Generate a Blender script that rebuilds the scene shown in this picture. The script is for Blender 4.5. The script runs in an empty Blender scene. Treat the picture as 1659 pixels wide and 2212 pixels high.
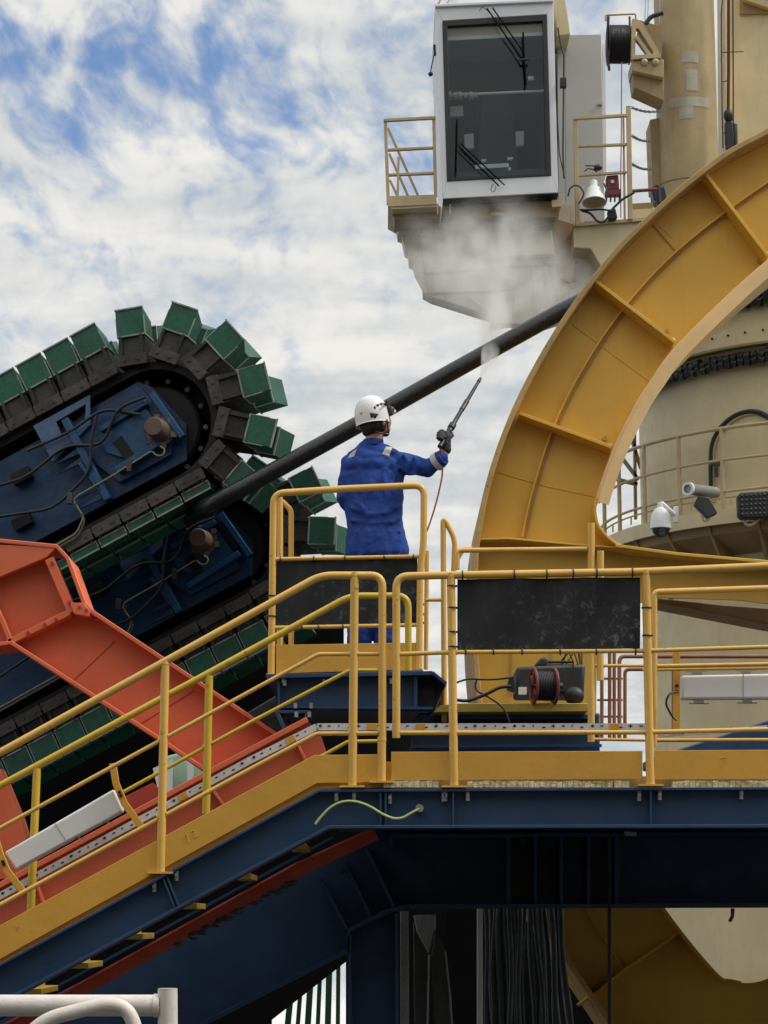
import bpy, bmesh, math, random
from mathutils import Vector, Matrix, Euler
R = math.radians
random.seed(7)
SC = bpy.context.scene
COL = SC.collection

# ------------------------------------------------------------------ camera
F = 4734.0; PITCH = R(10.5); EYE = Vector((0, 0, 1.6))
cd = bpy.data.cameras.new('camera'); cam = bpy.data.objects.new('camera', cd); COL.objects.link(cam)
cam.location = EYE; cam.rotation_euler = (R(90)+PITCH, 0, 0)
cd.sensor_fit = 'VERTICAL'; cd.angle = 2*math.atan(1106/F); cd.clip_end = 20000; cd.clip_start = .1
SC.camera = cam

# ------------------------------------------------------------------ sun, sky, exposure
SUN_EL, SUN_AZ = R(50), R(100)      # azimuth measured clockwise from +Y (the view direction): right and slightly behind the camera
sd = bpy.data.lights.new('sun', 'SUN'); sd.energy = 1.7; sd.angle = R(12); sd.color = (1, .95, .87)
sun = bpy.data.objects.new('sun', sd); COL.objects.link(sun)
sv = Vector((math.sin(SUN_AZ)*math.cos(SUN_EL), math.cos(SUN_AZ)*math.cos(SUN_EL), math.sin(SUN_EL)))
sun.rotation_euler = sv.to_track_quat('Z', 'Y').to_euler()
SC.view_settings.view_transform = 'Standard'; SC.view_settings.look = 'None'
SC.view_settings.exposure = 0.36; SC.view_settings.gamma = 1
SC.cycles.max_bounces = 6; SC.cycles.volume_bounces = 2; SC.cycles.transparent_max_bounces = 12

W = bpy.data.worlds.new('World'); SC.world = W; W.use_nodes = True
nt = W.node_tree; nt.nodes.clear()
class G:
    """tiny node graph helper"""
    def __init__(s, nt): s.nt = nt
    def n(s, t, ins=None, **kw):
        o = s.nt.nodes.new(t)
        for k, v in kw.items(): setattr(o, k, v)
        for k, v in (ins or {}).items():
            if isinstance(v, bpy.types.NodeSocket): s.nt.links.new(v, o.inputs[k])
            else: o.inputs[k].default_value = v
        return o
    def m(s, op, a, b=0.0, c=0.0, clamp=False):
        o = s.n('ShaderNodeMath', operation=op); o.use_clamp = clamp
        for i, v in enumerate((a, b, c)):
            if isinstance(v, bpy.types.NodeSocket): s.nt.links.new(v, o.inputs[i])
            else: o.inputs[i].default_value = v
        return o.outputs[0]
    def mix(s, f, a, b, bt='MIX'):
        o = s.n('ShaderNodeMix', data_type='RGBA', blend_type=bt)
        for k, v in ((0, f), (6, a), (7, b)):
            if isinstance(v, bpy.types.NodeSocket): s.nt.links.new(v, o.inputs[k])
            else: o.inputs[k].default_value = v if k == 0 else (tuple(v)+(1,))[:4]
        return o.outputs[2]
    def noise(s, vec, scale, detail=3, rough=.5, dist=0):
        return s.n('ShaderNodeTexNoise', {'Vector': vec, 'Scale': scale, 'Detail': detail, 'Roughness': rough, 'Distortion': dist}).outputs[0]
    def step(s, v, a, b, lo=0.0, hi=1.0):
        return s.n('ShaderNodeMapRange', {0: v, 1: a, 2: b, 3: lo, 4: hi}, interpolation_type='SMOOTHSTEP').outputs[0]
g = G(nt)
sky = g.n('ShaderNodeTexSky', sky_type='NISHITA', sun_disc=False, sun_elevation=SUN_EL, sun_rotation=SUN_AZ, altitude=0)
sky.dust_density = .6; sky.ozone_density = 2.0
tc = g.n('ShaderNodeTexCoord').outputs['Generated']
sp = g.n('ShaderNodeSeparateXYZ', {0: tc})
zz = g.m('MAXIMUM', sp.outputs[2], 0.0)
den = g.m('ADD', zz, .16)
pv = g.n('ShaderNodeCombineXYZ', {0: g.m('DIVIDE', sp.outputs[0], den), 1: g.m('DIVIDE', sp.outputs[1], den), 2: 0.0}).outputs[0]
# three octaves of cloud: broad veils, altocumulus cells, fine fleece
warp = g.n('ShaderNodeTexNoise', {'Vector': pv, 'Scale': 1.1, 'Detail': 2.0}).outputs[1]
wv = g.n('ShaderNodeVectorMath', {0: warp, 1: (.5, .5, .5)}, operation='SUBTRACT').outputs[0]
wv = g.n('ShaderNodeVectorMath', {0: wv, 3: .22}, operation='SCALE').outputs[0]
pw = g.n('ShaderNodeVectorMath', {0: pv, 1: wv}, operation='ADD').outputs[0]
rot1 = g.n('ShaderNodeMapping', {0: pw, 1: (3.1, 1.7, 0), 2: (0, 0, R(-30)), 3: (1.1, 2.6, 1)}).outputs[0]
rot2 = g.n('ShaderNodeMapping', {0: pw, 1: (.4, 2.6, 0), 2: (0, 0, R(20)), 3: (1.0, .50, 1)}).outputs[0]
big = g.noise(rot1, 1.5, 3, .5, .3)
mid = g.noise(rot2, 15.0, 3, .55, .6)
fine = g.noise(rot2, 44.0, 4, .6, .3)
low = g.step(zz, .17, .36, 1.0, 0.0)          # cells smooth out into veils towards the horizon
cov = g.m('ADD', g.m('MULTIPLY', big, .9), g.m('MULTIPLY', g.m('ADD', g.m('MULTIPLY', mid, 1.25), g.m('MULTIPLY', fine, .55)), g.m('SUBTRACT', 1.0, g.m('MULTIPLY', low, .55))))
cov = g.m('ADD', cov, g.m('MULTIPLY', low, .86))
cov = g.m('ADD', cov, g.m('MULTIPLY', sp.outputs[0], .25))
cov = g.m('ADD', cov, g.step(g.m('MULTIPLY', sp.outputs[1], -1.0), -.55, .5, 0.0, .8))   # the sky behind the camera is fully overcast
cl = g.step(cov, .94, 1.47)
shade = g.noise(rot1, 2.4, 4, .55, .3)
sh = g.step(g.m('ADD', g.m('MULTIPLY', shade, .62), g.m('ADD', g.m('MULTIPLY', mid, .26), g.m('MULTIPLY', fine, .12))), .33, .66)
ccol = g.mix(sh, (4.1, 4.45, 4.75), (6.9, 6.75, 6.4))
over = g.step(zz, .42, .8, 1.0, 1.9)     # bright high cloud deck overhead
ccol = g.n('ShaderNodeVectorMath', {0: ccol, 3: over}, operation='SCALE').outputs[0]
blue = g.mix(1.0, sky.outputs[0], (1.0, 1.06, 1.16), 'MULTIPLY')
skc = g.mix(cl, blue, ccol)
bg = g.n('ShaderNodeBackground', {0: skc, 1: .1})
wo = g.n('ShaderNodeOutputWorld', {0: bg.outputs[0]})

# ------------------------------------------------------------------ pixel <-> world
def Pt(px, py, Y):
    a = (px-829.5)/F; b = (1106-py)/F
    d = Vector((a, math.cos(PITCH)-b*math.sin(PITCH), math.sin(PITCH)+b*math.cos(PITCH)))
    return EYE + d*(Y/d.y)
def mpp(Y, py=1106):                  # metres per photo pixel at distance Y
    b = (1106-py)/F
    return Y/(math.cos(PITCH)-b*math.sin(PITCH))/F

# ------------------------------------------------------------------ materials
def newmat(name):
    m = bpy.data.materials.new(name); m.use_nodes = True
    t = m.node_tree; t.nodes.clear(); return m, G(t)
def paint(name, col, rough=.45, var=.18, dirt=.25, dirtcol=(.09, .06, .04), metal=0, bump=.25, scale=1.0, spot=0.0, spotcol=(.10, .035, .015), spec=.5, streak=0.0):
    m, g = newmat(name)
    tc = g.n('ShaderNodeTexCoord').outputs['Object']
    if name in ('green_pad_rubber', 'greasy_steel', 'worn_track_steel', 'pad_plate_lit'):   # every pad wears its own dirt
        rd = g.n('ShaderNodeObjectInfo').outputs['Random']
        tc = g.n('ShaderNodeVectorMath', {0: tc, 1: g.n('ShaderNodeCombineXYZ', {0: g.m('MULTIPLY', rd, 41.0), 1: g.m('MULTIPLY', rd, 17.0), 2: g.m('MULTIPLY', rd, 29.0)}).outputs[0]}, operation='ADD').outputs[0]
    n1 = g.noise(tc, 1.3*scale, 5, .6, .3)
    n2 = g.noise(tc, 9*scale, 6, .65)
    n3 = g.noise(tc, 60*scale, 4, .6)
    c = Vector(col)
    base = g.mix(g.step(n1, .3, .7), tuple(c*(1-var)), tuple(min(1, x) for x in c*(1+var)))
    d = g.m('MULTIPLY', g.step(g.m('ADD', g.m('MULTIPLY', n2, .6), g.m('MULTIPLY', n1, .4)), .48, .72), dirt)
    base = g.mix(d, base, dirtcol)
    if streak:
        sm = g.n('ShaderNodeMapping', {0: tc, 3: (7*scale, 7*scale, .7*scale)}).outputs[0]
        s = g.m('MULTIPLY', g.step(g.noise(sm, 1.5, 5, .6), .52, .75), streak)
        base = g.mix(s, base, dirtcol)
    if spot:
        s = g.m('MULTIPLY', g.step(g.noise(tc, 22*scale, 4, .7), .66-.05*spot, .72), min(1, spot))
        base = g.mix(s, base, spotcol)
    fine = g.mix(g.m('MULTIPLY', n3, .22), base, tuple(c*.55))
    ro = g.step(n2, .3, .7, max(.05, rough-.1), min(1, rough+.15))
    hs = g.m('ADD', g.m('MULTIPLY', n2, .7), g.m('MULTIPLY', n3, .25))
    bp = g.n('ShaderNodeBump', {'Strength': bump, 'Distance': .01, 'Height': hs})
    b = g.n('ShaderNodeBsdfPrincipled', {'Base Color': fine, 'Roughness': ro, 'Metallic': metal, 'Normal': bp.outputs[0], 'Specular IOR Level': spec})
    g.n('ShaderNodeOutputMaterial', {0: b.outputs[0]})
    return m
M = {}
M['yellow'] = paint('yellow_paint', (.66, .345, .052), .42, .10, .16, (.30, .13, .02), spot=.35)
M['yellow_ring'] = paint('chute_yellow_paint', (.78, .455, .062), .5, .07, .12, (.40, .20, .03), spot=.2, streak=.12)
M['ring_edge'] = paint('worn_yellow_edge', (.50, .32, .11), .6, .25, .6, (.20, .14, .08), spot=.8)
M['ring_inner'] = paint('lit_yellow_flange', (.90, .60, .27), .45, .08, .12, (.4, .2, .05))  # flange yellow made paler to stand for light on its inner face
M['rail'] = paint('railing_yellow_paint', (.76, .45, .10), .34, .10, .28, (.40, .20, .05), spot=.7, bump=.2, streak=.15)
M['rail_far'] = paint('handrail_green_yellow', (.62, .42, .035), .38, .12, .3, (.2, .12, .02), spot=.7, bump=.15)
M['grimy_yellow'] = paint('grimy_yellow_tray', (.40, .27, .04), .5, .2, .6, (.12, .09, .03), scale=3)
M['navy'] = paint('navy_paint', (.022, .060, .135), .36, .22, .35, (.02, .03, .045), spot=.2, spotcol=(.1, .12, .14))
M['navy_shaded'] = paint('navy_paint_shaded', (.015, .037, .085), .5, .25, .3, (.01, .009, .008), spec=.3)  # same navy with the shade under the walkway put into the colour
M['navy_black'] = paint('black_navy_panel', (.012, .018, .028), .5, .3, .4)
M['black_steel'] = paint('black_steel', (.010, .010, .012), .6, .3, .4, (.03, .025, .02), spec=.3)
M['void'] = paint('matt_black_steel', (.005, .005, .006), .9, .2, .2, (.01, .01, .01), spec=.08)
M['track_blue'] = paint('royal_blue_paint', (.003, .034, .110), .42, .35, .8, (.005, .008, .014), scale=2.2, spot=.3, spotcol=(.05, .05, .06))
M['track_blue_lit'] = paint('royal_blue_lit', (.006, .064, .165), .4, .25, .65, (.008, .018, .035), scale=1.6)  # same blue as the tracks, lightened for plates that catch light
M['plate_blue'] = paint('lit_plate_blue', (.075, .125, .24), .5, .25, .4, (.03, .05, .1), scale=2)  # light on the corner plate put into a paler blue
M['grime'] = paint('greasy_steel', (.016, .014, .014), .55, .45, .7, (.10, .085, .07), scale=2.2, bump=.9)
M['shoe'] = paint('worn_track_steel', (.060, .050, .043), .6, .5, .7, (.018, .016, .015), scale=2.2, bump=.9, spot=.5, spotcol=(.2, .19, .18))
M['pad_edge'] = paint('pad_plate_lit', (.30, .31, .29), .55, .3, .5, (.05, .05, .05), scale=2)  # grey frame plates, pale also to stand for the pads' lit facets
M['green'] = paint('green_pad_rubber', (.008, .095, .058), .5, .38, .6, (.012, .035, .03), scale=2.5, bump=.4, spot=.45, spotcol=(.10, .14, .12), streak=.2)
M['brown'] = paint('brown_motor_cover', (.12, .085, .06), .6, .25, .5, (.07, .045, .03), scale=3)
M['orange'] = paint('orange_paint', (.77, .165, .072), .42, .15, .25, (.30, .03, .015), spot=.12, scale=1.0)
M['orange_dark'] = paint('faded_red_paint', (.40, .055, .030), .5, .2, .5, (.12, .02, .012), spot=.8, spotcol=(.05, .02, .015))
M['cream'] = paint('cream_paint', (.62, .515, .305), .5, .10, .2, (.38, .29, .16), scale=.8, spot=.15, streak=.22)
M['column_tan'] = paint('dull_tan_paint', (.42, .32, .165), .5, .12, .4, (.26, .18, .09), scale=.9, spot=.2, streak=.45)
M['cream_edge'] = paint('tan_rail_paint', (.50, .38, .21), .5, .12, .35, (.22, .14, .07), scale=2, spot=.4)
M['tan_shade'] = paint('tan_shaded_paint', (.30, .20, .09), .55, .15, .35, (.14, .09, .04))  # brown of fittings, and tan with shade put in for undersides
M['grime_cream'] = paint('sooty_cream_paint', (.56, .50, .40), .6, .2, .45, (.27, .23, .20), scale=1.6, streak=.6)
M['cream_wall'] = paint('shaded_cream_wall', (.30, .25, .17), .6, .1, .3)
M['tape'] = paint('grey_white_tape', (.44, .40, .32), .6, .15, .3, (.35, .3, .2), scale=3)
M['white'] = paint('white_paint', (.78, .78, .77), .35, .05, .15, (.45, .43, .4), bump=.1)
M['white_worn'] = paint('worn_white_paint', (.74, .69, .64), .4, .08, .35, (.45, .30, .22), scale=3, spot=.5, spotcol=(.35, .18, .10), streak=.2)
M['cab_white'] = paint('cab_white_paint', (.74, .75, .77), .35, .05, .12, (.4, .4, .38), bump=.08)
M['cabinet'] = paint('light_grey_paint', (.44, .435, .42), .42, .06, .15, (.3, .3, .28), bump=.08)
M['rubber'] = paint('black_rubber', (.014, .014, .015), .5, .3, .5, (.035, .035, .037), scale=2, spec=.35)
M['pipe_black'] = paint('glossy_black_pipe', (.006, .006, .007), .28, .3, .4, (.03, .03, .032), scale=3, bump=.3, spot=.25, spotcol=(.2, .2, .2), spec=.5)
M['seal'] = paint('black_seal', (.012, .012, .014), .45, .2, .2, (.03, .03, .03))
M['galv'] = paint('galvanised_steel', (.66, .65, .62), .5, .12, .2, (.3, .25, .2), metal=.05, scale=4)
M['steel'] = paint('bolt_steel', (.38, .37, .35), .4, .2, .3, (.15, .1, .06), metal=.6, scale=5)
M['chain_steel'] = paint('dull_chain_steel', (.14, .13, .12), .5, .2, .4)
M['grease'] = paint('grimy_yellow_line', (.30, .29, .12), .5, .2, .4, (.1, .08, .04), scale=3)
M['red'] = paint('red_reel_paint', (.20, .034, .030), .55, .25, .7, (.06, .02, .02), scale=4)
M['maroon'] = paint('maroon_box_paint', (.16, .03, .035), .5, .15, .3, (.06, .02, .02), scale=4)
M['dull_red'] = paint('rusty_pipe_paint', (.34, .13, .06), .5, .2, .4, (.2, .06, .03), scale=3)
M['dark_plastic'] = paint('dark_grey_plastic', (.030, .032, .036), .42, .2, .25, (.06, .06, .06), scale=4)
M['cable_yg'] = paint('yellow_green_sheath', (.50, .55, .22), .45, .1, .15, (.3, .3, .1), bump=.05)
M['rope_red'] = paint('red_rope', (.38, .05, .07), .6, .2, .2)
M['sea'] = paint('sea_water', (.03, .06, .075), .15, .2, .0)
M['deckmat'] = paint('grey_green_deck', (.035, .038, .036), .6, .2, .4, (.05, .03, .02), spot=.3)
M['skin'] = paint('skin', (.50, .27, .18), .5, .05, .05, (.4, .2, .12), bump=.05, scale=3)
M['hair'] = paint('dark_hair', (.025, .014, .01), .6, .2, .1)
M['glove'] = paint('black_glove', (.018, .017, .018), .7, .3, .3, (.06, .055, .05), scale=4, bump=.6)
M['reflect'] = paint('silver_reflective_tape', (.50, .50, .47), .45, .08, .15, (.3, .3, .28), scale=6)
M['blanket'] = paint('grey_hose_cover', (.040, .052, .058), .45, .3, .4, (.012, .016, .018), scale=2)
M['wrap'] = paint('grey_plastic_wrap', (.30, .31, .31), .25, .15, .3, (.12, .13, .14), scale=4, bump=.6)
M['pale_green'] = paint('pale_green_paint', (.45, .62, .45), .5, .15, .2, (.2, .35, .25), scale=2)
M['deep_green'] = paint('deep_green_paint', (.03, .12, .06), .5, .2, .2)
M['boot'] = paint('tan_boot', (.30, .20, .12), .6, .2, .3, scale=4)

def mk_coverall():
    m, g = newmat('blue_coverall_cloth')
    tc = g.n('ShaderNodeTexCoord').outputs['Object']
    n1 = g.noise(tc, 4, 4, .6, .6); n2 = g.noise(g.n('ShaderNodeMapping', {0: tc, 3: (1.7, 1.7, .7)}).outputs[0], 5, 4, .5, 1.4)
    c = g.mix(g.step(n1, .3, .7), (.014, .044, .215), (.024, .068, .31))
    c = g.mix(g.m('MULTIPLY', g.step(n2, .56, .74), .2), c, (.008, .022, .10))
    bp = g.n('ShaderNodeBump', {'Strength': .5, 'Distance': .03, 'Height': n2})
    bp2 = g.n('ShaderNodeBump', {'Strength': .25, 'Distance': .003, 'Height': g.noise(tc, 160, 2), 'Normal': bp.outputs[0]})
    b = g.n('ShaderNodeBsdfPrincipled', {'Base Color': c, 'Roughness': .8, 'Normal': bp2.outputs[0], 'Specular IOR Level': .25})
    g.n('ShaderNodeOutputMaterial', {0: b.outputs[0]}); return m
M['coverall'] = mk_coverall()
def mk_mat():
    m, g = newmat('scuffed_rubber_sheet')
    tc = g.n('ShaderNodeTexCoord').outputs['Object']
    sp = g.n('ShaderNodeSeparateXYZ', {0: tc})
    n = g.noise(tc, 24, 8, .75, .5); n1 = g.noise(tc, 2.6, 4, .6); lo = g.step(sp.outputs[2], .05, .42, 1.0, .0)
    s = g.m('MULTIPLY', g.m('MULTIPLY', g.step(n, .50, .64), g.step(n1, .40, .54)), g.m('ADD', g.m('MULTIPLY', lo, .62), .07))
    c = g.mix(g.noise(tc, 6, 4), (.010, .010, .012), (.026, .026, .029))
    c = g.mix(g.m('MULTIPLY', s, .7), c, (.22, .23, .23))
    bp = g.n('ShaderNodeBump', {'Strength': .5, 'Distance': .01, 'Height': g.noise(tc, 5, 5)})
    b = g.n('ShaderNodeBsdfPrincipled', {'Base Color': c, 'Roughness': .55, 'Normal': bp.outputs[0], 'Specular IOR Level': .3})
    g.n('ShaderNodeOutputMaterial', {0: b.outputs[0]}); return m
M['mat'] = mk_mat()
def mk_glass():
    m, g = newmat('tinted_glass')
    t = g.n('ShaderNodeBsdfTransparent', {0: (.80, .83, .82, 1)}); gl = g.n('ShaderNodeBsdfGlossy', {0: (.8, .85, .9, 1), 'Roughness': .04})
    lw = g.n('ShaderNodeLayerWeight', {0: .5}).outputs[1]
    mx = g.n('ShaderNodeMixShader', {0: g.m('ADD', g.m('MULTIPLY', g.m('POWER', lw, 4.0), .5), .035), 1: t.outputs[0], 2: gl.outputs[0]})
    g.n('ShaderNodeOutputMaterial', {0: mx.outputs[0]}); return m
M['glass'] = mk_glass()
def mk_crumb():
    m, g = newmat('crumbling_cream_grating')
    tc = g.n('ShaderNodeTexCoord').outputs['Object']
    n = g.noise(tc, 14, 5, .6, .6); c = g.mix(g.step(n, .32, .55), (.38, .28, .11), (.66, .56, .34))
    bp = g.n('ShaderNodeBump', {'Strength': 1.0, 'Distance': .02, 'Height': n})
    b = g.n('ShaderNodeBsdfPrincipled', {'Base Color': c, 'Roughness': .8, 'Normal': bp.outputs[0]})
    g.n('ShaderNodeOutputMaterial', {0: b.outputs[0]}); return m
M['crumb'] = mk_crumb()
def mk_mist(name, dens, thr, sc, stretch=(1, 1, 1), col=(.98, .975, .96)):
    m, g = newmat(name)
    tc = g.n('ShaderNodeTexCoord').outputs['Object']
    st = g.n('ShaderNodeMapping', {0: tc, 3: stretch}).outputs[0]
    r = g.n('ShaderNodeVectorMath', {0: tc}, operation='LENGTH').outputs['Value']
    fall = g.step(r, .15, 1.0, 1.0, 0.0)
    n = g.noise(st, sc, 5, .6, .5)
    d = g.m('MULTIPLY', g.m('MULTIPLY', g.step(n, thr, thr+.28), fall), dens)
    v = g.n('ShaderNodeVolumePrincipled', {'Color': col+(1,), 'Density': d, 'Anisotropy': .2})
    g.n('ShaderNodeOutputMaterial', {'Volume': v.outputs[0]}); return m

# ------------------------------------------------------------------ mesh builder
def offs(o):
    v = Vector((0, 0, 0))
    while o: v += o.location; o = o.parent
    return v
class MB:
    def __init__(s): s.bm = bmesh.new(); s.mi = 0
    def _f(s, vs, smooth=False):
        try: f = s.bm.faces.new(vs)
        except ValueError: return
        f.material_index = s.mi; f.smooth = smooth
    def poly(s, A, B):                        # loops of matching world points, capped
        a = [s.bm.verts.new(p) for p in A]; b = [s.bm.verts.new(p) for p in B]; n = len(a)
        s._f(a); s._f(b[::-1])
        for i in range(n): s._f([a[i], b[i], b[(i+1) % n], a[(i+1) % n]])
        return s
    def prism(s, pts, Y, d):                  # outline in photo pixels at distance Y, real thickness d backwards
        A = [Pt(x, y, Y) for x, y in pts]; return s.poly(A, [p+Vector((0, d, 0)) for p in A])
    def wprism(s, pts, ax, d):
        A = [Vector(p) for p in pts]; return s.poly(A, [p+Vector(ax)*d for p in A])
    def frame(s, o, i, Y, d):
        n = len(o)
        for k in range(n):
            j = (k+1) % n; s.prism([o[k], o[j], i[j], i[k]], Y, d)
        return s
    def strip(s, pts, t, Y, d):               # band t pixels thick hanging below a polyline (t<0: above)
        for (a, b), (c, e) in zip(pts[:-1], pts[1:]):
            s.prism([(a, b), (c, e), (c, e+t), (a, b+t)], Y, d)
        return s
    def band(s, pts, w, Y, d):                # band of width w px centred on a polyline, mitred
        n = len(pts); L = []; Rr = []
        for k in range(n):
            a = Vector(pts[max(0, k-1)]); b = Vector(pts[min(n-1, k+1)]); t = (b-a).normalized(); q = Vector((-t.y, t.x))*w/2; p = Vector(pts[k])
            L.append(p+q); Rr.append(p-q)
        A = [Pt(x, y, Y) for x, y in L]; B = [Pt(x, y, Y) for x, y in Rr]; dv = Vector((0, d, 0))
        v = [[s.bm.verts.new(c) for c in (A[k], B[k], B[k]+dv, A[k]+dv)] for k in range(n)]
        for k in range(n-1):
            for j in range(4): s._f([v[k][j], v[k][(j+1) % 4], v[k+1][(j+1) % 4], v[k+1][j]])
        s._f(v[0]); s._f(v[-1][::-1]); return s
    def box(s, c, sz, M3=None):
        c = Vector(c); h = Vector(sz)/2; M3 = M3 or Matrix.Identity(3)
        P = [c + M3 @ Vector((x*h.x, y*h.y, z*h.z)) for z in (-1, 1) for x, y in ((-1, -1), (1, -1), (1, 1), (-1, 1))]
        return s.poly(P[:4], P[4:])
    def tube(s, pts, r, seg=12, bend=0, r2=None, close=False):
        pts = [Vector(p) for p in pts]
        if bend:
            q = [pts[0]]
            for k in range(1, len(pts)-1):
                a, b, c = pts[k-1], pts[k], pts[k+1]; u = (a-b); w = (c-b)
                l = min(bend, u.length*.49, w.length*.49); p0 = b+u.normalized()*l; p2 = b+w.normalized()*l
                for i in range(7):
                    t = i/6; q.append(p0*(1-t)**2 + b*2*t*(1-t) + p2*t*t)
            q.append(pts[-1]); pts = q
        n = len(pts); rings = []; prev = None
        for k in range(n):
            if close: t = (pts[(k+1) % n]-pts[k-1]).normalized()
            else: t = (pts[min(n-1, k+1)]-pts[max(0, k-1)]).normalized()
            if prev is None:
                a = Vector((0, 0, 1)) if abs(t.z) < .9 else Vector((1, 0, 0)); u = t.cross(a).normalized()
            else:
                u = (prev - t*prev.dot(t)).normalized()
            prev = u; w = t.cross(u)
            rr = r if r2 is None else r+(r2-r)*k/(n-1)
            rings.append([s.bm.verts.new(pts[k]+(u*math.cos(6.28318*i/seg)+w*math.sin(6.28318*i/seg))*rr) for i in range(seg)])
        for k in range(n if close else n-1):
            A, B = rings[k], rings[(k+1) % n]
            for i in range(seg): s._f([A[i], A[(i+1) % seg], B[(i+1) % seg], B[i]], True)
        if not close: s._f(rings[0][::-1]); s._f(rings[-1])
        return s
    def ptube(s, pts, rpx, Y, seg=12, bend=0):   # pixels; Y scalar; radius in px
        return s.tube([Pt(x, y, Y) for x, y in pts], rpx*mpp(Y, pts[0][1]), seg, bend*mpp(Y))
    def lathe(s, c, prof, seg=32, a0=0, a1=360, axis=None, M3=None):  # prof: (r, z)
        c = Vector(c); M3 = M3 or Matrix.Identity(3); full = abs(a1-a0) >= 360; N = seg if full else seg+1
        rings = []
        for r, z in prof:
            rings.append([s.bm.verts.new(c+M3 @ Vector((math.cos(R(a0+(a1-a0)*i/seg))*max(r, 1e-4), math.sin(R(a0+(a1-a0)*i/seg))*max(r, 1e-4), z))) for i in range(N)])
        for A, B in zip(rings[:-1], rings[1:]):
            for i in range(N if full else N-1): s._f([A[i], A[(i+1) % N], B[(i+1) % N], B[i]], True)
        return s
    def ball(s, c, r, sc=(1, 1, 1), seg=20, rings=12, M3=None):
        prof = [(math.sin(math.pi*k/rings)*r, -math.cos(math.pi*k/rings)*r) for k in range(rings+1)]
        M = Matrix.Diagonal(Vector(sc)); M3 = (M3 @ M) if M3 else M
        return s.lathe(c, prof, seg, M3=M3)
    def build(s, name, mats, parent=None, bevel=0, ang=38, weld=False):
        if weld: bmesh.ops.remove_doubles(s.bm, verts=s.bm.verts, dist=1e-4)
        bmesh.ops.recalc_face_normals(s.bm, faces=s.bm.faces)
        o3 = offs(parent)
        if parent is None:                       # origin at the base of the thing
            co = [v.co for v in s.bm.verts]; o3 = Vector((sum(c.x for c in co)/len(co), sum(c.y for c in co)/len(co), min(c.z for c in co)))
        for v in s.bm.verts: v.co -= o3
        me = bpy.data.meshes.new(name); s.bm.to_mesh(me); s.bm.free()
        for m in (mats if isinstance(mats, (list, tuple)) else [mats]): me.materials.append(M[m] if isinstance(m, str) else m)
        o = bpy.data.objects.new(name, me); COL.objects.link(o); o.parent = parent
        if parent is None: o.location = o3
        if bevel:
            b = o.modifiers.new('bevel', 'BEVEL'); b.width = bevel; b.segments = 2; b.limit_method = 'ANGLE'; b.angle_limit = R(40)
            for p in me.polygons: p.use_smooth = True
        if bevel or any(p.use_smooth for p in me.polygons):
            try: me.set_sharp_from_angle(angle=R(ang))
            except Exception: pass
        return o
def tag(o, label, cat=None, group=None, kind=None):
    if label: o['label'] = label
    if cat: o['category'] = cat
    if group: o['group'] = group
    if kind: o['kind'] = kind
    return o
def thing(name, loc, label, cat, group=None):
    o = bpy.data.objects.new(name, None); COL.objects.link(o); o.location = Vector(loc); o.empty_display_size = .1
    return tag(o, label, cat, group)
def V(*a): return Vector(a)

# ================================================================== SETTING
tag(MB().wprism([(-9000, -9000, -7), (9000, -9000, -7), (9000, 9000, -7), (-9000, 9000, -7)], (0, 0, -1), 1).build('sea', 'sea'), None, kind='structure')
tag(MB().wprism([(-14, -8, 0), (16, -8, 0), (16, 48, 0), (-14, 48, 0)], (0, 0, -1), .6).build('deck', 'deckmat'), None, kind='structure')

tag(MB().wprism([(-30, -7, 0), (30, -7, 0), (30, -7, 10), (-30, -7, 10)], (0, -1, 0), .4).build('shade_wall', 'cream_wall'), None, kind='structure')  # added unseen wall behind the camera, cutting light on the lower scene

# ================================================================== YN = near rail plane
YN, YF = 11.4, 12.25
# ---- walkway and stair structure
t = thing('walkway', Pt(1100, 1706, YN), 'navy steel walkway and stair with yellow kick plates, under the yellow railings', 'walkway')
stair_top = [(-220, 2206), (0, 2083), (690, 1706)]
# beam web + flanges
b = MB(); b.prism([(-220, 2206), (0, 2083), (690, 1706), (1800, 1700), (1800, 1786), (712, 1788), (0, 2170), (-220, 2290)], YN+.05, .012)
b.build('beam_web', 'navy', t)
b = MB()
b.band([(-220, 2207), (0, 2085), (690, 1708), (1800, 1702)], 6, YN-.02, .16)
b.build('top_flange', 'navy', t, .002)
b = MB(); b.band([(-220, 2287), (0, 2167), (711, 1786), (1800, 1784)], 7, YN-.03, .18)
b.build('bottom_flange', 'navy', t, .002)
for a in ([(822, 1711), (822, 1783)], [(833, 1711), (833, 1783)], [(979, 1711), (979, 1783)], [(1406, 1709), (1406, 1781)], [(352, 1897), (377, 1960)], [(360, 1893), (385, 1956)]):
    MB().band(a, 4, YN-.01, .06).build('stiffener', 'navy', t, .001)
for (x, y) in ((727, 1718), (765, 1718), (842, 1724), (962, 1718), (1010, 1718), (1380, 1718), (1424, 1716), (382, 1890), (334, 1914), (958, 1719), (1600, 1714)):
    p = Pt(x, y, YN+.03); b = MB(); b.tube([p-V(0, .035, 0), p+V(0, .02, 0)], .010, 6); b.tube([p+V(0, -.01, .02), p+V(0, -.01, -.03)], .012, 8); b.build('bolt', 'steel', t)
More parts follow.
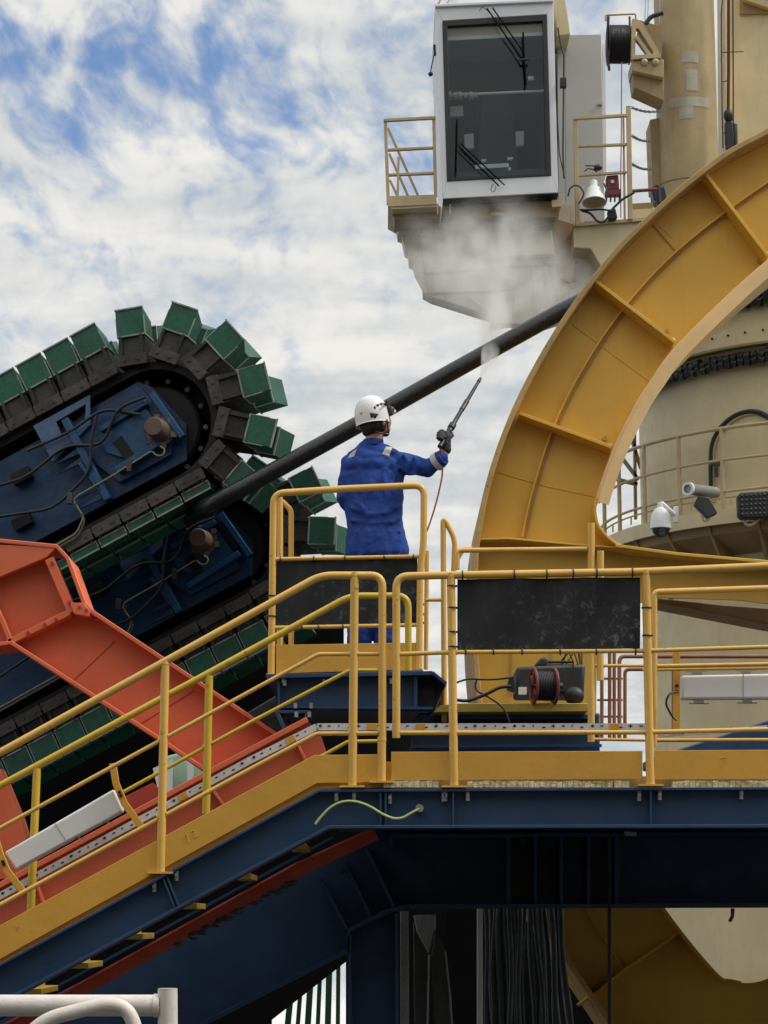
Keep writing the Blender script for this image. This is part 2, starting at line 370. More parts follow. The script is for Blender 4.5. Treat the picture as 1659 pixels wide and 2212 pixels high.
# kick plates
kp = [(-220, 2116), (0, 1999), (679, 1631), (832, 1629), (832, 1689), (685, 1692), (0, 2072), (-220, 2192)]
MB().prism(kp, YN-.006, .008).build('kick_plate', 'yellow', t, .002)
MB().prism([(-220, 2192), (0, 2072), (685, 1692), (832, 1689), (832, 1701), (690, 1704), (0, 2080), (-220, 2203)], YN+.02, .02).build('lower_strip', 'yellow', t)
MB().prism([(832, 1645), (845, 1645), (845, 1690), (832, 1690)], YN+.05, .01).build('kick_plate', 'yellow', t)
MB().prism([(845, 1624), (1388, 1622), (1388, 1683), (845, 1686)], YN-.006, .008).build('kick_plate', 'yellow', t, .002)
k = MB().prism([(1414, 1621), (1800, 1619), (1800, 1683), (1414, 1684)], YN-.006, .008).build('kick_plate', 'yellow', t, .002)
MB().ptube([(1557, 1637), (1569, 1636), (1560, 1658)], .9, YN-.007, 6).build('number_mark', 'ring_edge', k)
for x0, x1 in ((829, 948), (1010, 1324), (1327, 1360), (1453, 1800)):
    b = MB(); n = max(2, int((x1-x0)/12)); xs = [x0+(x1-x0)*i/n for i in range(n+1)]
    for i in range(n):
        j = random.uniform(-1.5, 1.5); b.prism([(xs[i], 1688+j), (xs[i+1]-.8, 1687+j), (xs[i+1]-.8, 1701), (xs[i], 1701)], YN+random.uniform(-.012, 0), .05)
    b.build('grating_edge', 'crumb', t)
MB().prism([(845, 1678), (1800, 1676), (1800, 1703), (845, 1703)], YN+.08, .03).build('lower_strip', 'cream_edge', t)
b = MB()   # hidden deck plate, stretched far back and right to shade the space below
b.wprism([Pt(690, 1703, YN+.13), Pt(4500, 1700, YN+.13), Pt(4500, 1700, YN+.13)+V(0, 5.05, 0), Pt(690, 1703, YN+.13)+V(0, 5.05, 0)], (0, 0, -1), .03)
b.build('deck_plate', 'navy_shaded', t)
for (x, y) in ((643, 1828), (523, 1893), (406, 1957), (289, 2023), (172, 2086), (70, 2142)):
    p = Pt(x, y, YN+.22); bb = MB(); bb.box(p+V(0, .3, 0), (.09, .6, .03)); bb.box(p+V(-.035, .3, .02), (.02, .6, .04)); bb.build('stair_tread', 'grimy_yellow', t, .002)
MB().band([(-200, 2305), (0, 2197), (480, 1938), (720, 1808)], 6, YF, .06).build('rear_stringer', 'navy_shaded', t)
for pts in ([(396, 1812), (403, 1800), (408, 1818)], [(413, 1797), (419, 1793), (422, 1799), (418, 1810), (429, 1805)]): MB().ptube(pts, .8, YN-.007, 6).build('number_mark', 'yellow_ring', k)
# perforated light-grey strip (cable tray) along the far side
t = thing('cable_tray', Pt(1000, 1573, YF), 'perforated pale grey cable tray running along the walkway behind the lower rail', 'cable tray')
def tray(pts, w, Y, ybits=()):
    b = MB(); b.band(pts, w, Y, .03); b.mi = 1
    for (a, c) in zip(pts[:-1], pts[1:]):
        a = Vector(a); c = Vector(c); L = (c-a).length; d = (c-a)/L; q = Vector((-d.y, d.x)); x = 8; k = 0
        while x < L-6:
            p = a+d*x; kind = k % 4
            dims = {0: ((8, 2.2), (2.2, 7)), 1: ((6.5, 2.6),), 2: ((3, 3.4),), 3: ((6.5, 2.8),)}[kind]
            for (ww, hh) in dims:
                o = q*(-2 if kind != 3 else 1)
                P = [p+o+d*sx*ww/2+q*sy*hh/2 for sx, sy in ((-1, -1), (1, -1), (1, 1), (-1, 1))]
                b.prism([tuple(v) for v in P], Y-.0015, .0015)
            x += 19+(k*7 % 5); k += 1
    b.mi = 2
    for (p0, p1) in ybits: b.band([p0, p1], w-1.5, Y-.004, .004)
    return b
tray([(-120, 2000), (0, 1935), (542, 1641), (684, 1570)], 15, YF, [((618, 1603), (637, 1593.5)), ((385, 1726), (404, 1716))]).build('tray_strip', ['galv', 'seal', 'yellow'], t)
tray([(684, 1570), (1398, 1570)], 15, YF, [((793, 1570), (815, 1570)), ((898, 1570), (918, 1570)), ((1318, 1570), (1337, 1570))]).build('tray_strip', ['galv', 'seal', 'yellow'], t)
tray([(1404, 1588), (1800, 1562)], 10, YF+.1).build('tray_strip', ['galv', 'seal', 'yellow'], t)

# ---- railings
def rail_thing(label, base, mat, rails, posts, Y, rt=8.4, rm=5.0, rp=9.2, feet=False, group=None):
    t = thing('railing', base, label, 'railing', group)
    for k, r in enumerate(rails):
        nm, pts, rad, bend = r; MB().ptube(pts, rad, Y, 16 if rad > 7 else 12, bend).build(nm, mat, t, ang=50)
    for (a, c) in posts:
        b = MB(); b.ptube([a, c], rp, Y, 18)
        if feet:
            p = Pt(c[0], c[1], Y); b.box(p+V(0, .02, .002), (.13, .10, .010))
            b.lathe(Pt(a[0], a[1], Y), [(rp*mpp(Y)*1.0, 0), (rp*mpp(Y)*1.08, .0), (rp*mpp(Y)*1.02, .02)], 16)
        b.build('post', mat, t, ang=50)
        for k, r in enumerate(rails):                      # weld beads where a rail meets the post
            for (p0, p1) in zip(r[1][:-1], r[1][1:]):
                if min(p0[0], p1[0]) < a[0] < max(p0[0], p1[0]) and r[2] < 7:
                    s_ = (a[0]-p0[0])/(p1[0]-p0[0]); yy = p0[1]+(p1[1]-p0[1])*s_
                    if a[1] < yy < c[1]:
                        w = Pt(a[0]+(c[0]-a[0])*(yy-a[1])/(c[1]-a[1]), yy, Y); d_ = (Pt(*p1, Y)-Pt(*p0, Y)).normalized(); R_ = rp*mpp(Y)
                        for sg in (-1, 1):
                            bb = MB(); ctr = w+d_*sg*R_*.98; bb.tube([ctr-d_*.004, ctr+d_*.004], r[2]*mpp(Y)*1.25, 12); bb.build('weld_bead', mat, t)
    return t
rail_thing('near stair railing of fat yellow tubes, sloping up to a rounded corner', Pt(352, 1885, YN), 'rail',
    [('top_rail', [(-120, 1688), (0, 1626), (355, 1430), (693, 1243), (826, 1243), (826, 1596)], 8.6, 26),
     ('mid_rail', [(-120, 1852), (0, 1789), (370, 1587), (688, 1413), (817, 1413)], 4.6, 8),
     ('lower_rail', [(-120, 2020), (0, 1955), (542, 1661), (684, 1585), (817, 1584)], 5.0, 8)],
    [((357, 1436), (347, 1886)), ((766, 1245), (761, 1700)), ((825, 1600), (824, 1690))], YN, feet=True)
rr = rail_thing('near yellow walkway railing right of the gap, with a black mat tied to it', Pt(978, 1700, YN), 'rail',
    [('top_rail', [(856, 1594), (856, 1245), (950, 1243), (1390, 1235), (1800, 1216)], 8.6, 26),
     ('mid_rail', [(864, 1413), (978, 1409), (1390, 1406), (1800, 1393)], 4.8, 0),
     ('lower_rail', [(864, 1583), (1390, 1582), (1800, 1572)], 5.0, 0)],
    [((974, 1247), (981, 1700)), ((1395, 1240), (1405, 1697))], YN, feet=True)
rail_thing('far stair railing in greener yellow, behind the near stair railing', Pt(451, 1760, YF), 'rail_far',
    [('top_rail', [(-120, 1762), (0, 1697), (445, 1457), (757, 1287), (882, 1287), (882, 1449)], 7.4, 26),
     ('mid_rail', [(265, 1712), (542, 1560), (755, 1448), (815, 1448)], 4.2, 6),
     ('lower_rail', [(640, 1664), (752, 1602), (817, 1601)], 4.2, 4)],
    [((452, 1460), (445, 1758)), ((80, 1660), (66, 1975))], YF, rp=8.6)
rail_thing('far walkway railing in yellow, right side behind the thick second post', Pt(1412, 1610, YF), 'rail',
    [('top_rail', [(1413, 1612), (1413, 1279), (1800, 1266)], 7.0, 12),
     ('mid_rail', [(1419, 1439), (1800, 1432)], 4.4, 0), ('mid_rail', [(1388, 1447), (1800, 1441)], 3.6, 0),
     ('lower_rail', [(1419, 1599), (1800, 1598)], 4.2, 0)],
    [], YF)
# extra inner pieces: short far posts behind the centre mat
rail_thing('short yellow guard frame of two posts standing behind the black centre mat', Pt(1280, 1600, YF+.5), 'rail',
    [('top_rail', [(988, 1230), (988, 1189), (1268, 1186)], 5.5, 10),
     ('mid_rail', [(1283, 1438), (1392, 1438)], 3.6, 0), ('lower_rail', [(1283, 1597), (1400, 1599)], 3.4, 0)],
    [((1277, 1130), (1277, 1603)), ((1297, 1190), (1297, 1470))], YF+.5, rp=7.5)
rail_thing('tall narrow yellow loop rail standing right of the worker', Pt(955, 1560, YF+1.0), 'rail',
    [('top_rail', [(960, 1560), (957, 1115), (983, 1165), (980, 1240)], 6.0, 18), ('loop_rail', [(983, 1215), (1000, 1186), (1020, 1186)], 5.5, 8),
     ('mid_rail', [(920, 1296), (960, 1296)], 4.0, 0)], [], YF+1.0)
# reddish pipe frames seen through the railing
for x, lab in ((1316, 'left'), (1337, 'right')):
    pass
t = thing('pipe_rack', Pt(1330, 1600, 14.6), 'rust coloured pipe rack seen through the railing right of the hose reel', 'pipe rack')
MB().ptube([(1338, 1600), (1338, 1418), (1660, 1418)], 4.5, 14.6, 12, 12).build('pipe', 'dull_red', t)
MB().ptube([(1350, 1600), (1350, 1446), (1395, 1446)], 4.0, 14.7, 12, 10).build('pipe', 'dull_red', t)
for a, c in (((1317, 1405), (1317, 1600)), ((1327, 1405), (1327, 1600)), ((1300, 1405), (1300, 1600))): MB().ptube([a, c], 4.0, 14.8).build('post', 'dull_red', t)
for y in (1466, 1512, 1548): MB().ptube([(1290, y), (1345, y)], 2.5, 14.85).build('rung', 'dull_red', t)
MB().ptube([(1457, 1440), (1457, 1580)], 6, 14.6).build('post', 'dull_red', t)

# ---- light fittings with bent bracket straps
def light(label, poly, Y, brackets, depth=.10, clips=()):
    t = thing('light_fitting', Pt(poly[0][0], poly[0][1], Y), label, 'light fitting')
    b = MB().prism(poly, Y, depth).build('housing', 'white', t, .012)
    e = Vector(poly[1])-Vector(poly[0]); MB().prism([tuple(Vector(poly[0])+e*.46), tuple(Vector(poly[0])+e*.466), tuple(Vector(poly[3])+e*.466), tuple(Vector(poly[3])+e*.46)], Y-.002, .004).build('seam', 'cabinet', t)
    for (c, s) in clips:
        b = MB(); p = Pt(c[0], c[1], Y+.03); b.box(p, (.05, .03, .022)); b.box(p+V(0, 0, s*.012), (.11, .02, .006)); b.build('clip', 'steel', t)
    for br in brackets:
        q = MB().band(br, 15, Y-.025, .02).build('bracket', 'yellow', t, .002)
        for kk in (0.45, .62):
            a = Vector(br[1]).lerp(Vector(br[2]), kk if len(br) > 2 else .5); p = Pt(a.x, a.y, Y-.027); MB().tube([p, p+V(0, -.012, 0)], .010, 6).build('bolt', 'black_steel', q)
    return t
light('white tube light housing tilted along the stair, lower left', [(9, 1841), (246, 1704), (266, 1752), (34, 1880)], YF-.25,
      [[(243, 1649), (250, 1692), (268, 1735), (309, 1792)], [(-14, 1800), (0, 1846), (14, 1880), (52, 1930)]], clips=(((160, 1806), -1), ((222, 1772), -1)))
light('white tube light housing mounted level behind the railing at the right edge', [(1473, 1459), (1760, 1453), (1760, 1508), (1473, 1510)], YF+.1,
      [[(1461, 1404), (1462, 1450), (1462, 1520), (1461, 1580)]], clips=(((1506, 1456), 1), ((1612, 1454), 1), ((1510, 1515), -1), ((1614, 1514), -1)))
tag(MB().tube([Pt(*p) for p in ((1465, 1494, YF), (1445, 1498, YF-.05), (1437, 1520, YF-.05), (1452, 1548, YF), (1462, 1556, YF))], .006, 8, .03).build('cable', 'seal'), 'short black cable looping at the left end of the level light housing', 'cable')
tag(MB().tube([Pt(x, y, YN-.02) for x, y in ((681, 1780), (690, 1768), (712, 1744), (738, 1731), (765, 1730), (795, 1739), (828, 1760), (852, 1769), (870, 1767), (890, 1755), (906, 1747))], .0065, 8, .05).build('cable', 'cable_yg'), 'yellow green earthing cable bending across the navy beam', 'cable')
tag(MB().lathe(Pt(906, 1747, YN+.04), [(.001, .05), (.02, .05), (.024, .03), (.024, 0)], 12, M3=Matrix.Rotation(R(90), 3, 'X')).build('cable_lug', 'steel'), 'round steel lug on the navy beam at the end of the green cable', 'lug')

# ---- mats with cable ties
def mat(label, pts, Y, ties, d=.008):
    n = 14; b = MB(); x0, x1 = pts[0], pts[1]
    tl, tr, br, bl = [Vector(p) for p in pts]; g2 = []
    for i in range(n+1):
        row = []
        for j in range(7):
            p = tl.lerp(tr, i/n).lerp(bl.lerp(br, i/n), j/6); q = Pt(p.x, p.y, Y) + V(0, .012*math.sin(i*1.1+j*.6)+.006*math.sin(i*2.3), 0)
            row.append((b.bm.verts.new(q), b.bm.verts.new(q+V(0, d, 0))))
        g2.append(row)
    for i in range(n):
        for j in range(6):
            a, c, e, f = g2[i][j], g2[i+1][j], g2[i+1][j+1], g2[i][j+1]
            b._f([a[0], c[0], e[0], f[0]], True); b._f([a[1], f[1], e[1], c[1]], True)
    o = tag(b.build('rubber_mat', 'mat'), label, 'mat')
    for (x, y, horiz, rr, Yt) in ties:
        p = Pt(x, y, Yt); rr *= mpp(Yt); ring = [p+(V(0, math.cos(a)*rr, math.sin(a)*rr) if horiz else V(math.cos(a)*rr, math.sin(a)*rr, 0)) for a in [i*6.2832/14 for i in range(14)]]
        bb = MB(); bb.tube(ring, .0042, 6, close=True); bb.build('cable_tie', 'seal', o)
    return o
mat('big scuffed black mat tied to the near railing between two thick posts', [(988, 1251), (1383, 1247), (1383, 1401), (988, 1405)], YN+.01,
    [(999, 1243, True, 9.6, YN), (1111, 1241, True, 9.6, YN), (1181, 1240, True, 9.6, YN), (1238, 1238, True, 9.6, YN), (1289, 1237, True, 9.6, YN), (1366, 1236, True, 9.6, YN),
     (977, 1266, False, 10.4, YN), (978, 1313, False, 10.4, YN), (979, 1365, False, 10.4, YN), (979, 1397, False, 10.4, YN), (1397, 1313, False, 10.4, YN), (1399, 1373, False, 10.4, YN)]
    + [(x, 1408, True, 6, YN) for x in (1006, 1066, 1128, 1210, 1288, 1373)])
mat('plain black mat tied across the worker\'s platform railing', [(598, 1209), (902, 1203), (899, 1352), (597, 1357)], 13.02,
    [(x, 1356-.012*(x-600), True, 5.4, 13.0) for x in (652, 688, 741)]+[(x, 1208-.016*(x-600), True, 5.4, 13.0) for x in (606, 678, 745, 830, 893)] + [(588, 1287, False, 9, 13.0), (588, 1331, False, 9, 13.0)])

# ---- worker's platform
YP = 13.0
t = thing('platform', Pt(750, 1460, YP), 'small raised platform of navy beams carrying the worker, with yellow toe board', 'platform')
MB().prism([(596, 1393), (900, 1388), (900, 1446), (596, 1455)], YP-.01, .01).build('toe_board', 'yellow', t, .002)
MB().prism([(575, 1456), (934, 1449), (934, 1458), (575, 1465)], YP-.06, 1.7).build('deck_plate', 'navy', t, .003)
b = MB(); b.prism([(602, 1466), (900, 1460), (900, 1527), (604, 1524)], YP+.04, .015); b.build('beam_web', 'navy', t)
MB().prism([(598, 1524), (935, 1527), (935, 1532), (598, 1529)], YP-.02, .16).build('bottom_flange', 'navy', t)
MB().prism([(598, 1464), (604, 1464), (606, 1526), (600, 1526)], YP-.02, .1).build('stiffener', 'navy', t)
MB().prism([(894, 1460), (902, 1460), (902, 1527), (894, 1527)], YP-.02, .1).build('stiffener', 'navy', t)
MB().prism([(902, 1460), (930, 1462), (940, 1500), (934, 1527), (902, 1527)], YP+.06, .02).build('end_plate', 'black_steel', t)
MB().band([(934, 1452), (964, 1476)], 6, YP-.06, .5).build('chamfer_flange', 'navy', t)
MB().prism([(930, 1458), (962, 1480), (940, 1528), (930, 1528)], YP+.1, .5).build('gusset', 'black_steel', t)
MB().frame([(592, 1534), (672, 1534), (664, 1560), (612, 1582)], [(604, 1541), (660, 1541), (654, 1555), (617, 1570)], YP-.02, .3).build('bracket', 'navy', t, .003)
for (x, y) in ((615, 1474), (700, 1472), (845, 1470), (638, 1523), (672, 1523), (640, 1542), (668, 1542), (612, 1468)):
    p = Pt(x, y, YP-.02); MB().tube([p+V(0, -.0, .012), p+V(0, 0, -.02)], .012, 8).build('bolt', 'steel', t)
rt = thing('railing', Pt(588, 1458, YP), 'yellow railing boxed around the worker, its rounded top rail at his waist', 'railing')
yt = YP
MB().ptube([(586, 1458), (591, 1066), (740, 1056), (916, 1048), (915, 1177), (908, 1225), (905, 1446)], 7.6, yt, 18, 24).build('top_rail', 'rail', rt, ang=50)
MB().ptube([(594, 1208), (904, 1202)], 4.4, yt).build('mid_rail', 'rail', rt)
MB().ptube([(594, 1356), (900, 1350)], 4.4, yt).build('lower_rail', 'rail', rt)
MB().ptube([(605, 1074), (604, 1400)], 6.2, yt+.35).build('post', 'rail', rt)
MB().ptube([(606, 1400), (606, 1080), (629, 1102), (629, 1400)], 6.0, yt+1.0, 12, 10).build('side_rail', 'rail', rt)
MB().ptube([(922, 1190), (920, 1446)], 5, yt+.5).build('post', 'rail', rt)
MB().ptube([(900, 1320), (924, 1330)], 3, yt+.5).build('side_bar', 'rail', rt)
for y in (1305, 1345): MB().ptube([(912, y), (926, y+3)], 2.5, yt+.52).build('cable_tie', 'seal', rt)
MB().prism([(575, 1455), (612, 1455), (612, 1460), (575, 1460)], YP-.05, .1).build('foot_plate', 'cream_edge', rt)
MB().prism([(862, 1445), (912, 1444), (914, 1448), (860, 1449)], YP-.05, .1).build('foot_plate', 'cream_edge', rt)

# ================================================================== ORANGE ARM
YO = 13.4
t = thing('outrigger', Pt(600, 1590, YO), 'wide orange steel arm sloping down from the left edge to the stair', 'support arm')
MB().prism([(-200, 1400), (-200, 1180), (100, 1205), (157, 1320), (196, 1330), (600, 1592), (445, 1668), (351, 1597), (24, 1385), (0, 1389)], YO+.10, .03).build('web', 'orange', t)
MB().band([(-200, 1165), (0, 1168), (122, 1180), (146, 1206), (182, 1305), (200, 1322), (596, 1586), (612, 1592)], 9, YO-.04, .42).build('upper_flange', 'orange', t, .004)
MB().band([(-200, 1395), (0, 1391), (24, 1388), (351, 1600), (450, 1668)], 9, YO-.04, .42).build('lower_flange', 'orange', t, .004)
MB().prism([(-200, 1168), (122, 1182), (100, 1204), (-200, 1330)], YO-.035, .05).build('cap_plate', 'orange', t, .004)
MB().band([(106, 1206), (155, 1322)], 20, YO-.03, .12).build('rib', 'orange', t, .003)
MB().band([(150, 1322), (16, 1388)], 13, YO-.03, .12).build('rib', 'orange', t, .003)
MB().band([(22, 1386), (6, 1345), (-60, 1200)], 10, YO-.03, .12).build('rib', 'orange', t, .003)
MB().band([(597, 1590), (455, 1664)], 8, YO-.04, .14).build('rib', 'orange', t, .003)
MB().prism([(150, 1302), (180, 1302), (196, 1320), (192, 1332), (160, 1326)], YO-.045, .12).build('gusset', 'orange', t, .003)
for (x, y) in ((112, 1216), (150, 1300), (96, 1348), (60, 1366), (120, 1337), (172, 1312), (186, 1318)):
    p = Pt(x, y, YO-.05); MB().tube([p, p+V(0, .03, 0)], .011, 6).build('bolt', 'orange_dark', t)
MB().band([(250, 1384), (180, 1450), (150, 1478)], 2.5, YO+.097, .01).build('weld_seam', 'orange_dark', t)
MB().band([(420, 1492), (300, 1566)], 2.5, YO+.097, .01).build('weld_seam', 'orange_dark', t)
t = thing('stringer_beam', Pt(300, 1850, YO-.4), 'orange red beam lying along the stair just behind the cable tray', 'beam')
MB().prism([(-200, 2015), (0, 1915), (664, 1556), (692, 1585), (710, 1640), (690, 1720), (0, 2110), (-200, 2220)], YO-.35, .03).build('web', 'orange', t)
MB().band([(-200, 2012), (0, 1912), (600, 1588), (664, 1554)], 12, YO-.46, .26).build('top_flange', 'orange', t, .003)
for a in ([(640, 1600), (668, 1660)], [(455, 1700), (483, 1740)], [(76, 1900), (96, 1960)]): MB().band(a, 6, YO-.44, .09).build('stiffener', 'orange', t, .002)
tag(MB().prism([(-150, 1660), (0, 1660), (45, 1770), (72, 1862), (60, 1900), (-150, 1900)], YO+.3, .2).build('brace', 'orange', None, .006), 'short orange brace slanting down at the left edge behind the white tilted light', 'brace')
tag(MB().prism([(270, 1720), (330, 1690), (360, 1720), (360, 1800), (280, 1800)], YO-.1, .03).build('cover_plate', 'orange_dark'), 'dark red cover plate under the stair rail, left of the pale green gap', 'plate')
t = thing('lower_beam', Pt(400, 2000, 11.9), 'scraped red beam sloping below the navy stair beam', 'beam')
MB().band([(-100, 2290), (143, 2156), (480, 1968), (640, 1880), (812, 1800)], 30, 11.9, .04).build('web', 'orange_dark', t)
MB().band([(-100, 2274), (143, 2141), (640, 1866), (812, 1787)], 5, 11.84, .16).build('flange', 'orange_dark', t, .002)
b = MB()
for k in range(90):
    x = random.uniform(380, 640); y = 1992-(x-440)*.54+random.uniform(0, 14)+12
    b.ball(Pt(x, y, 11.9), random.uniform(.004, .013), (1.8, 1, .6), 8, 6)
b.build('rust_scale', 'shoe', t)

# ================================================================== MAIN DARK FRAME
YM = 12.5
t = thing('portal_frame', Pt(800, 2100, YM), 'very dark navy portal frame under the walkway, with ribs and one column', 'support frame')
MB().prism([(800, 1820), (840, 1800), (1800, 1796), (1800, 1958), (870, 1962), (826, 1975), (752, 2010), (752, 2050), (420, 2215), (-200, 2520), (-200, 2300), (480, 1975)], YM+.15, .05).build('web', 'navy_shaded', t)
MB().prism([(800, 1775), (1900, 1775), (1900, 1810), (800, 1822)], YM+.30, .05).build('top_web', 'navy_shaded', t)
MB().band([(880, 1958), (1800, 1955)], 9, YM-.15, .6).build('bottom_flange', 'navy_shaded', t)
MB().band([(846, 1806), (1800, 1801)], 8, YM-.15, .6).build('top_flange', 'navy_shaded', t)
MB().band([(420, 2222), (752, 2054), (753, 2010), (835, 1968), (884, 1958)], 9, YM-.15, .6).build('bottom_flange', 'navy_shaded', t)
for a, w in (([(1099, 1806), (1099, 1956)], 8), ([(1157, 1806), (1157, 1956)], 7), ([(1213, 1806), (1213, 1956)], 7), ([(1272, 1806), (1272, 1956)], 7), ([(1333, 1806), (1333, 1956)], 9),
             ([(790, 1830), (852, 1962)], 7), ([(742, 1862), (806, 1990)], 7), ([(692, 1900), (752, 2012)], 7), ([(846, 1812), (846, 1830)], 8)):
    MB().band(a, w, YM-.12, .27).build('rib', 'navy_shaded', t)
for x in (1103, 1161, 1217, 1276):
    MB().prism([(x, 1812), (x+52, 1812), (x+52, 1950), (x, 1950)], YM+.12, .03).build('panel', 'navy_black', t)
MB().prism([(752, 2015), (858, 1966), (862, 2400), (752, 2400)], YM-.02, .03).build('column', 'navy_shaded', t)
MB().band([(755, 2020), (756, 2400)], 8, YM-.15, .3).build('column_flange', 'navy_shaded', t)
MB().band([(857, 1972), (858, 2400)], 7, YM-.15, .3).build('column_flange', 'navy_shaded', t)
for x, y in ((1125, 1812), (1180, 1811), (1235, 1811), (1350, 1796), (1363, 1797), (775, 1857), (738, 1880)):
    MB().prism([(x, y), (x+12, y), (x+12, y+9), (x, y+9)], YM-.16, .03).build('cleat', 'wrap' if y < 1800 else 'black_steel', t)
tag(MB().ptube([(1316, 1800), (1317, 2400)], 4, YM-.3).build('rod', 'black_steel'), 'thin black rod hanging in front of the dark ribbed beam', 'rod')
t = thing('posts_frame', Pt(873, 2300, 13.0), 'pale grey upright with crumpled plastic wrap standing next to the dark column', 'upright')
MB().prism([(865, 1968), (883, 1968), (884, 2400), (865, 2400)], 13.0, .06).build('upright', 'wrap', t, .004)
for q, mt, dy in (([(893, 1977), (942, 1974), (941, 2010), (926, 2062), (900, 2012)], 'wrap', 0), ([(893, 1990), (903, 2010), (928, 2064), (922, 2400), (897, 2400)], 'dark_plastic', .03),
                  ([(941, 2006), (963, 2056), (990, 2400), (948, 2400), (932, 2060)], 'dark_plastic', -.02)):
    MB().prism(q, 13.15+dy, .03).build('plastic_wrap', mt, t, .008)
MB().ptube([(927, 2062), (925, 2150), (920, 2400)], 2.2, 13.13, 8).build('wrap_fold', 'wrap', t)
MB().ptube([(962, 2056), (972, 2150), (990, 2400)], 2.0, 13.12, 8).build('wrap_fold', 'wrap', t)
tag(MB().prism([(1031, 1962), (1043, 1962), (1044, 2400), (1031, 2400)], 13.4, .06).build('post', 'white_worn', None, .004), 'slim white post below the dark beam, left of the hanging hoses', 'post')
for k in range(16):
    x = 1050+k*10.5+random.uniform(-3, 3); x2 = x+random.uniform(-14, 16)+k*1.2; yy = 13.7+random.uniform(-.2, .3)
    pts = [Pt(x+(x2-x)*i/8+3*math.sin(i*.9+k), 1950+i*45, yy) for i in range(9)]
    tag(MB().tube(pts, random.uniform(.010, .024), 10).build('hanging_hose', 'blanket'), 'dark grey hose hanging in the bunch below the beam, beside the white post', 'hose', 'dark hoses hanging in a bunch below the beam')

tag(MB().prism([(1579, 1962), (1587, 1962), (1586, 1980), (1580, 1992), (1573, 1990), (1579, 1978)], YM-.1, .01).build('rag', 'maroon'), 'small dark red rag hanging below the dark beam in front of the cream drum', 'rag')
# ---- dark things closing the view behind
tag(MB().prism([(-500, 1480), (0, 1540), (330, 1400), (600, 1330), (742, 1338), (742, 1545), (965, 1545), (965, 2700), (747, 2700), (747, 2078), (585, 2205), (585, 2700), (-500, 2700)], 20.0, .2).build('shade_backdrop', 'void'), 'added black sheet for the deep shade behind the tracks and the stair', 'shade_backdrop')  # added black sheet so the gaps behind look deep in shade
t = thing('machine_skid', Pt(1090, 1640, 13.3), 'low navy machine skid behind the kick plates, below the hose reel', 'skid')
MB().prism([(893, 1556), (906, 1540), (1296, 1540), (1296, 1640), (885, 1640)], 13.3, 1.0).build('body', 'navy', t, .01)
MB().prism([(890, 1609), (1300, 1607), (1300, 1613), (890, 1615)], 13.22, .05).build('ledge', 'navy', t)
MB().frame([(930, 1548), (1290, 1548), (1290, 1572), (930, 1572)], [(936, 1552), (1284, 1552), (1284, 1568), (936, 1568)], 13.27, .03).build('recess_frame', 'navy', t)
MB().prism([(936, 1552), (1284, 1552), (1284, 1568), (936, 1568)], 13.285, .02).build('recess', 'black_steel', t)
MB().prism([(990, 1519), (1270, 1519), (1270, 1537), (935, 1539), (950, 1524)], 13.1, .5).build('tray', 'grimy_yellow', t, .004)
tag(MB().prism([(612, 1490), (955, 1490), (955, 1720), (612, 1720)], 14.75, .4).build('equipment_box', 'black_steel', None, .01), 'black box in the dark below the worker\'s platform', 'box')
tag(MB().prism([(430, 1600), (600, 1500), (640, 1590), (600, 1640)], 14.4, .2).build('shroud', 'grime', None, .01), 'dull grey shroud below the lower track, left of the platform bracket', 'shroud')
tag(MB().prism([(1400, 1640), (1800, 1510), (1800, 1660), (1400, 1660)], 13.6, .3).build('sloping_beam', 'navy', None, .01), 'navy sloping beam behind the walkway at the right edge', 'beam')
tag(MB().prism([(900, 1640), (1040, 1640), (1075, 1780), (1160, 1950), (1230, 2060), (1350, 2240), (1350, 2700), (900, 2700)], 21.5, .3).build('shade_backdrop', 'void'), 'small added dark sheet for the shade behind the hanging hoses', 'shade_backdrop')  # second added sheet, keeping the gaps behind the hoses dark
t = thing('barred_hatch', Pt(660, 2300, 23), 'added white slope standing for the sky behind slanting dark green bars, bottom centre', 'sky_gap')
MB().poly([Pt(540, 2320, 23), Pt(780, 2320, 23), Pt(780, 2060, 31), Pt(540, 2060, 31)], [p+V(0, 0, -.1) for p in (Pt(540, 2320, 23), Pt(780, 2320, 23), Pt(780, 2060, 31), Pt(540, 2060, 31))]).build('bright_backing', 'white', t)  # added white slope facing up, standing for the bright opening beyond
for k in range(6):
    x = 640+k*16; MB().band([(x-26+k*7, 2290), (x-4+k*3, 2060)], 9 if k % 2 else 13, 21.0, .08).build('bar', 'deep_green', t)
t = thing('pale_green_gap', Pt(390, 1715, 17.5), 'added pale green panels for the bright gap below the orange arm, between stair posts', 'bright_gap')
MB().prism([(362, 1632), (410, 1620), (460, 1664), (400, 1700), (345, 1722), (335, 1665)], 17.5, .4).build('body', 'pale_green', t, .02)  # added pale panels standing for the bright opening under the arm
MB().prism([(330, 1660), (372, 1640), (372, 1720), (345, 1722)], 17.4, .05).build('white_flap', 'white', t)
MB().prism([(404, 1640), (418, 1650), (416, 1700), (404, 1706)], 17.4, .04).build('seam', 'white', t)

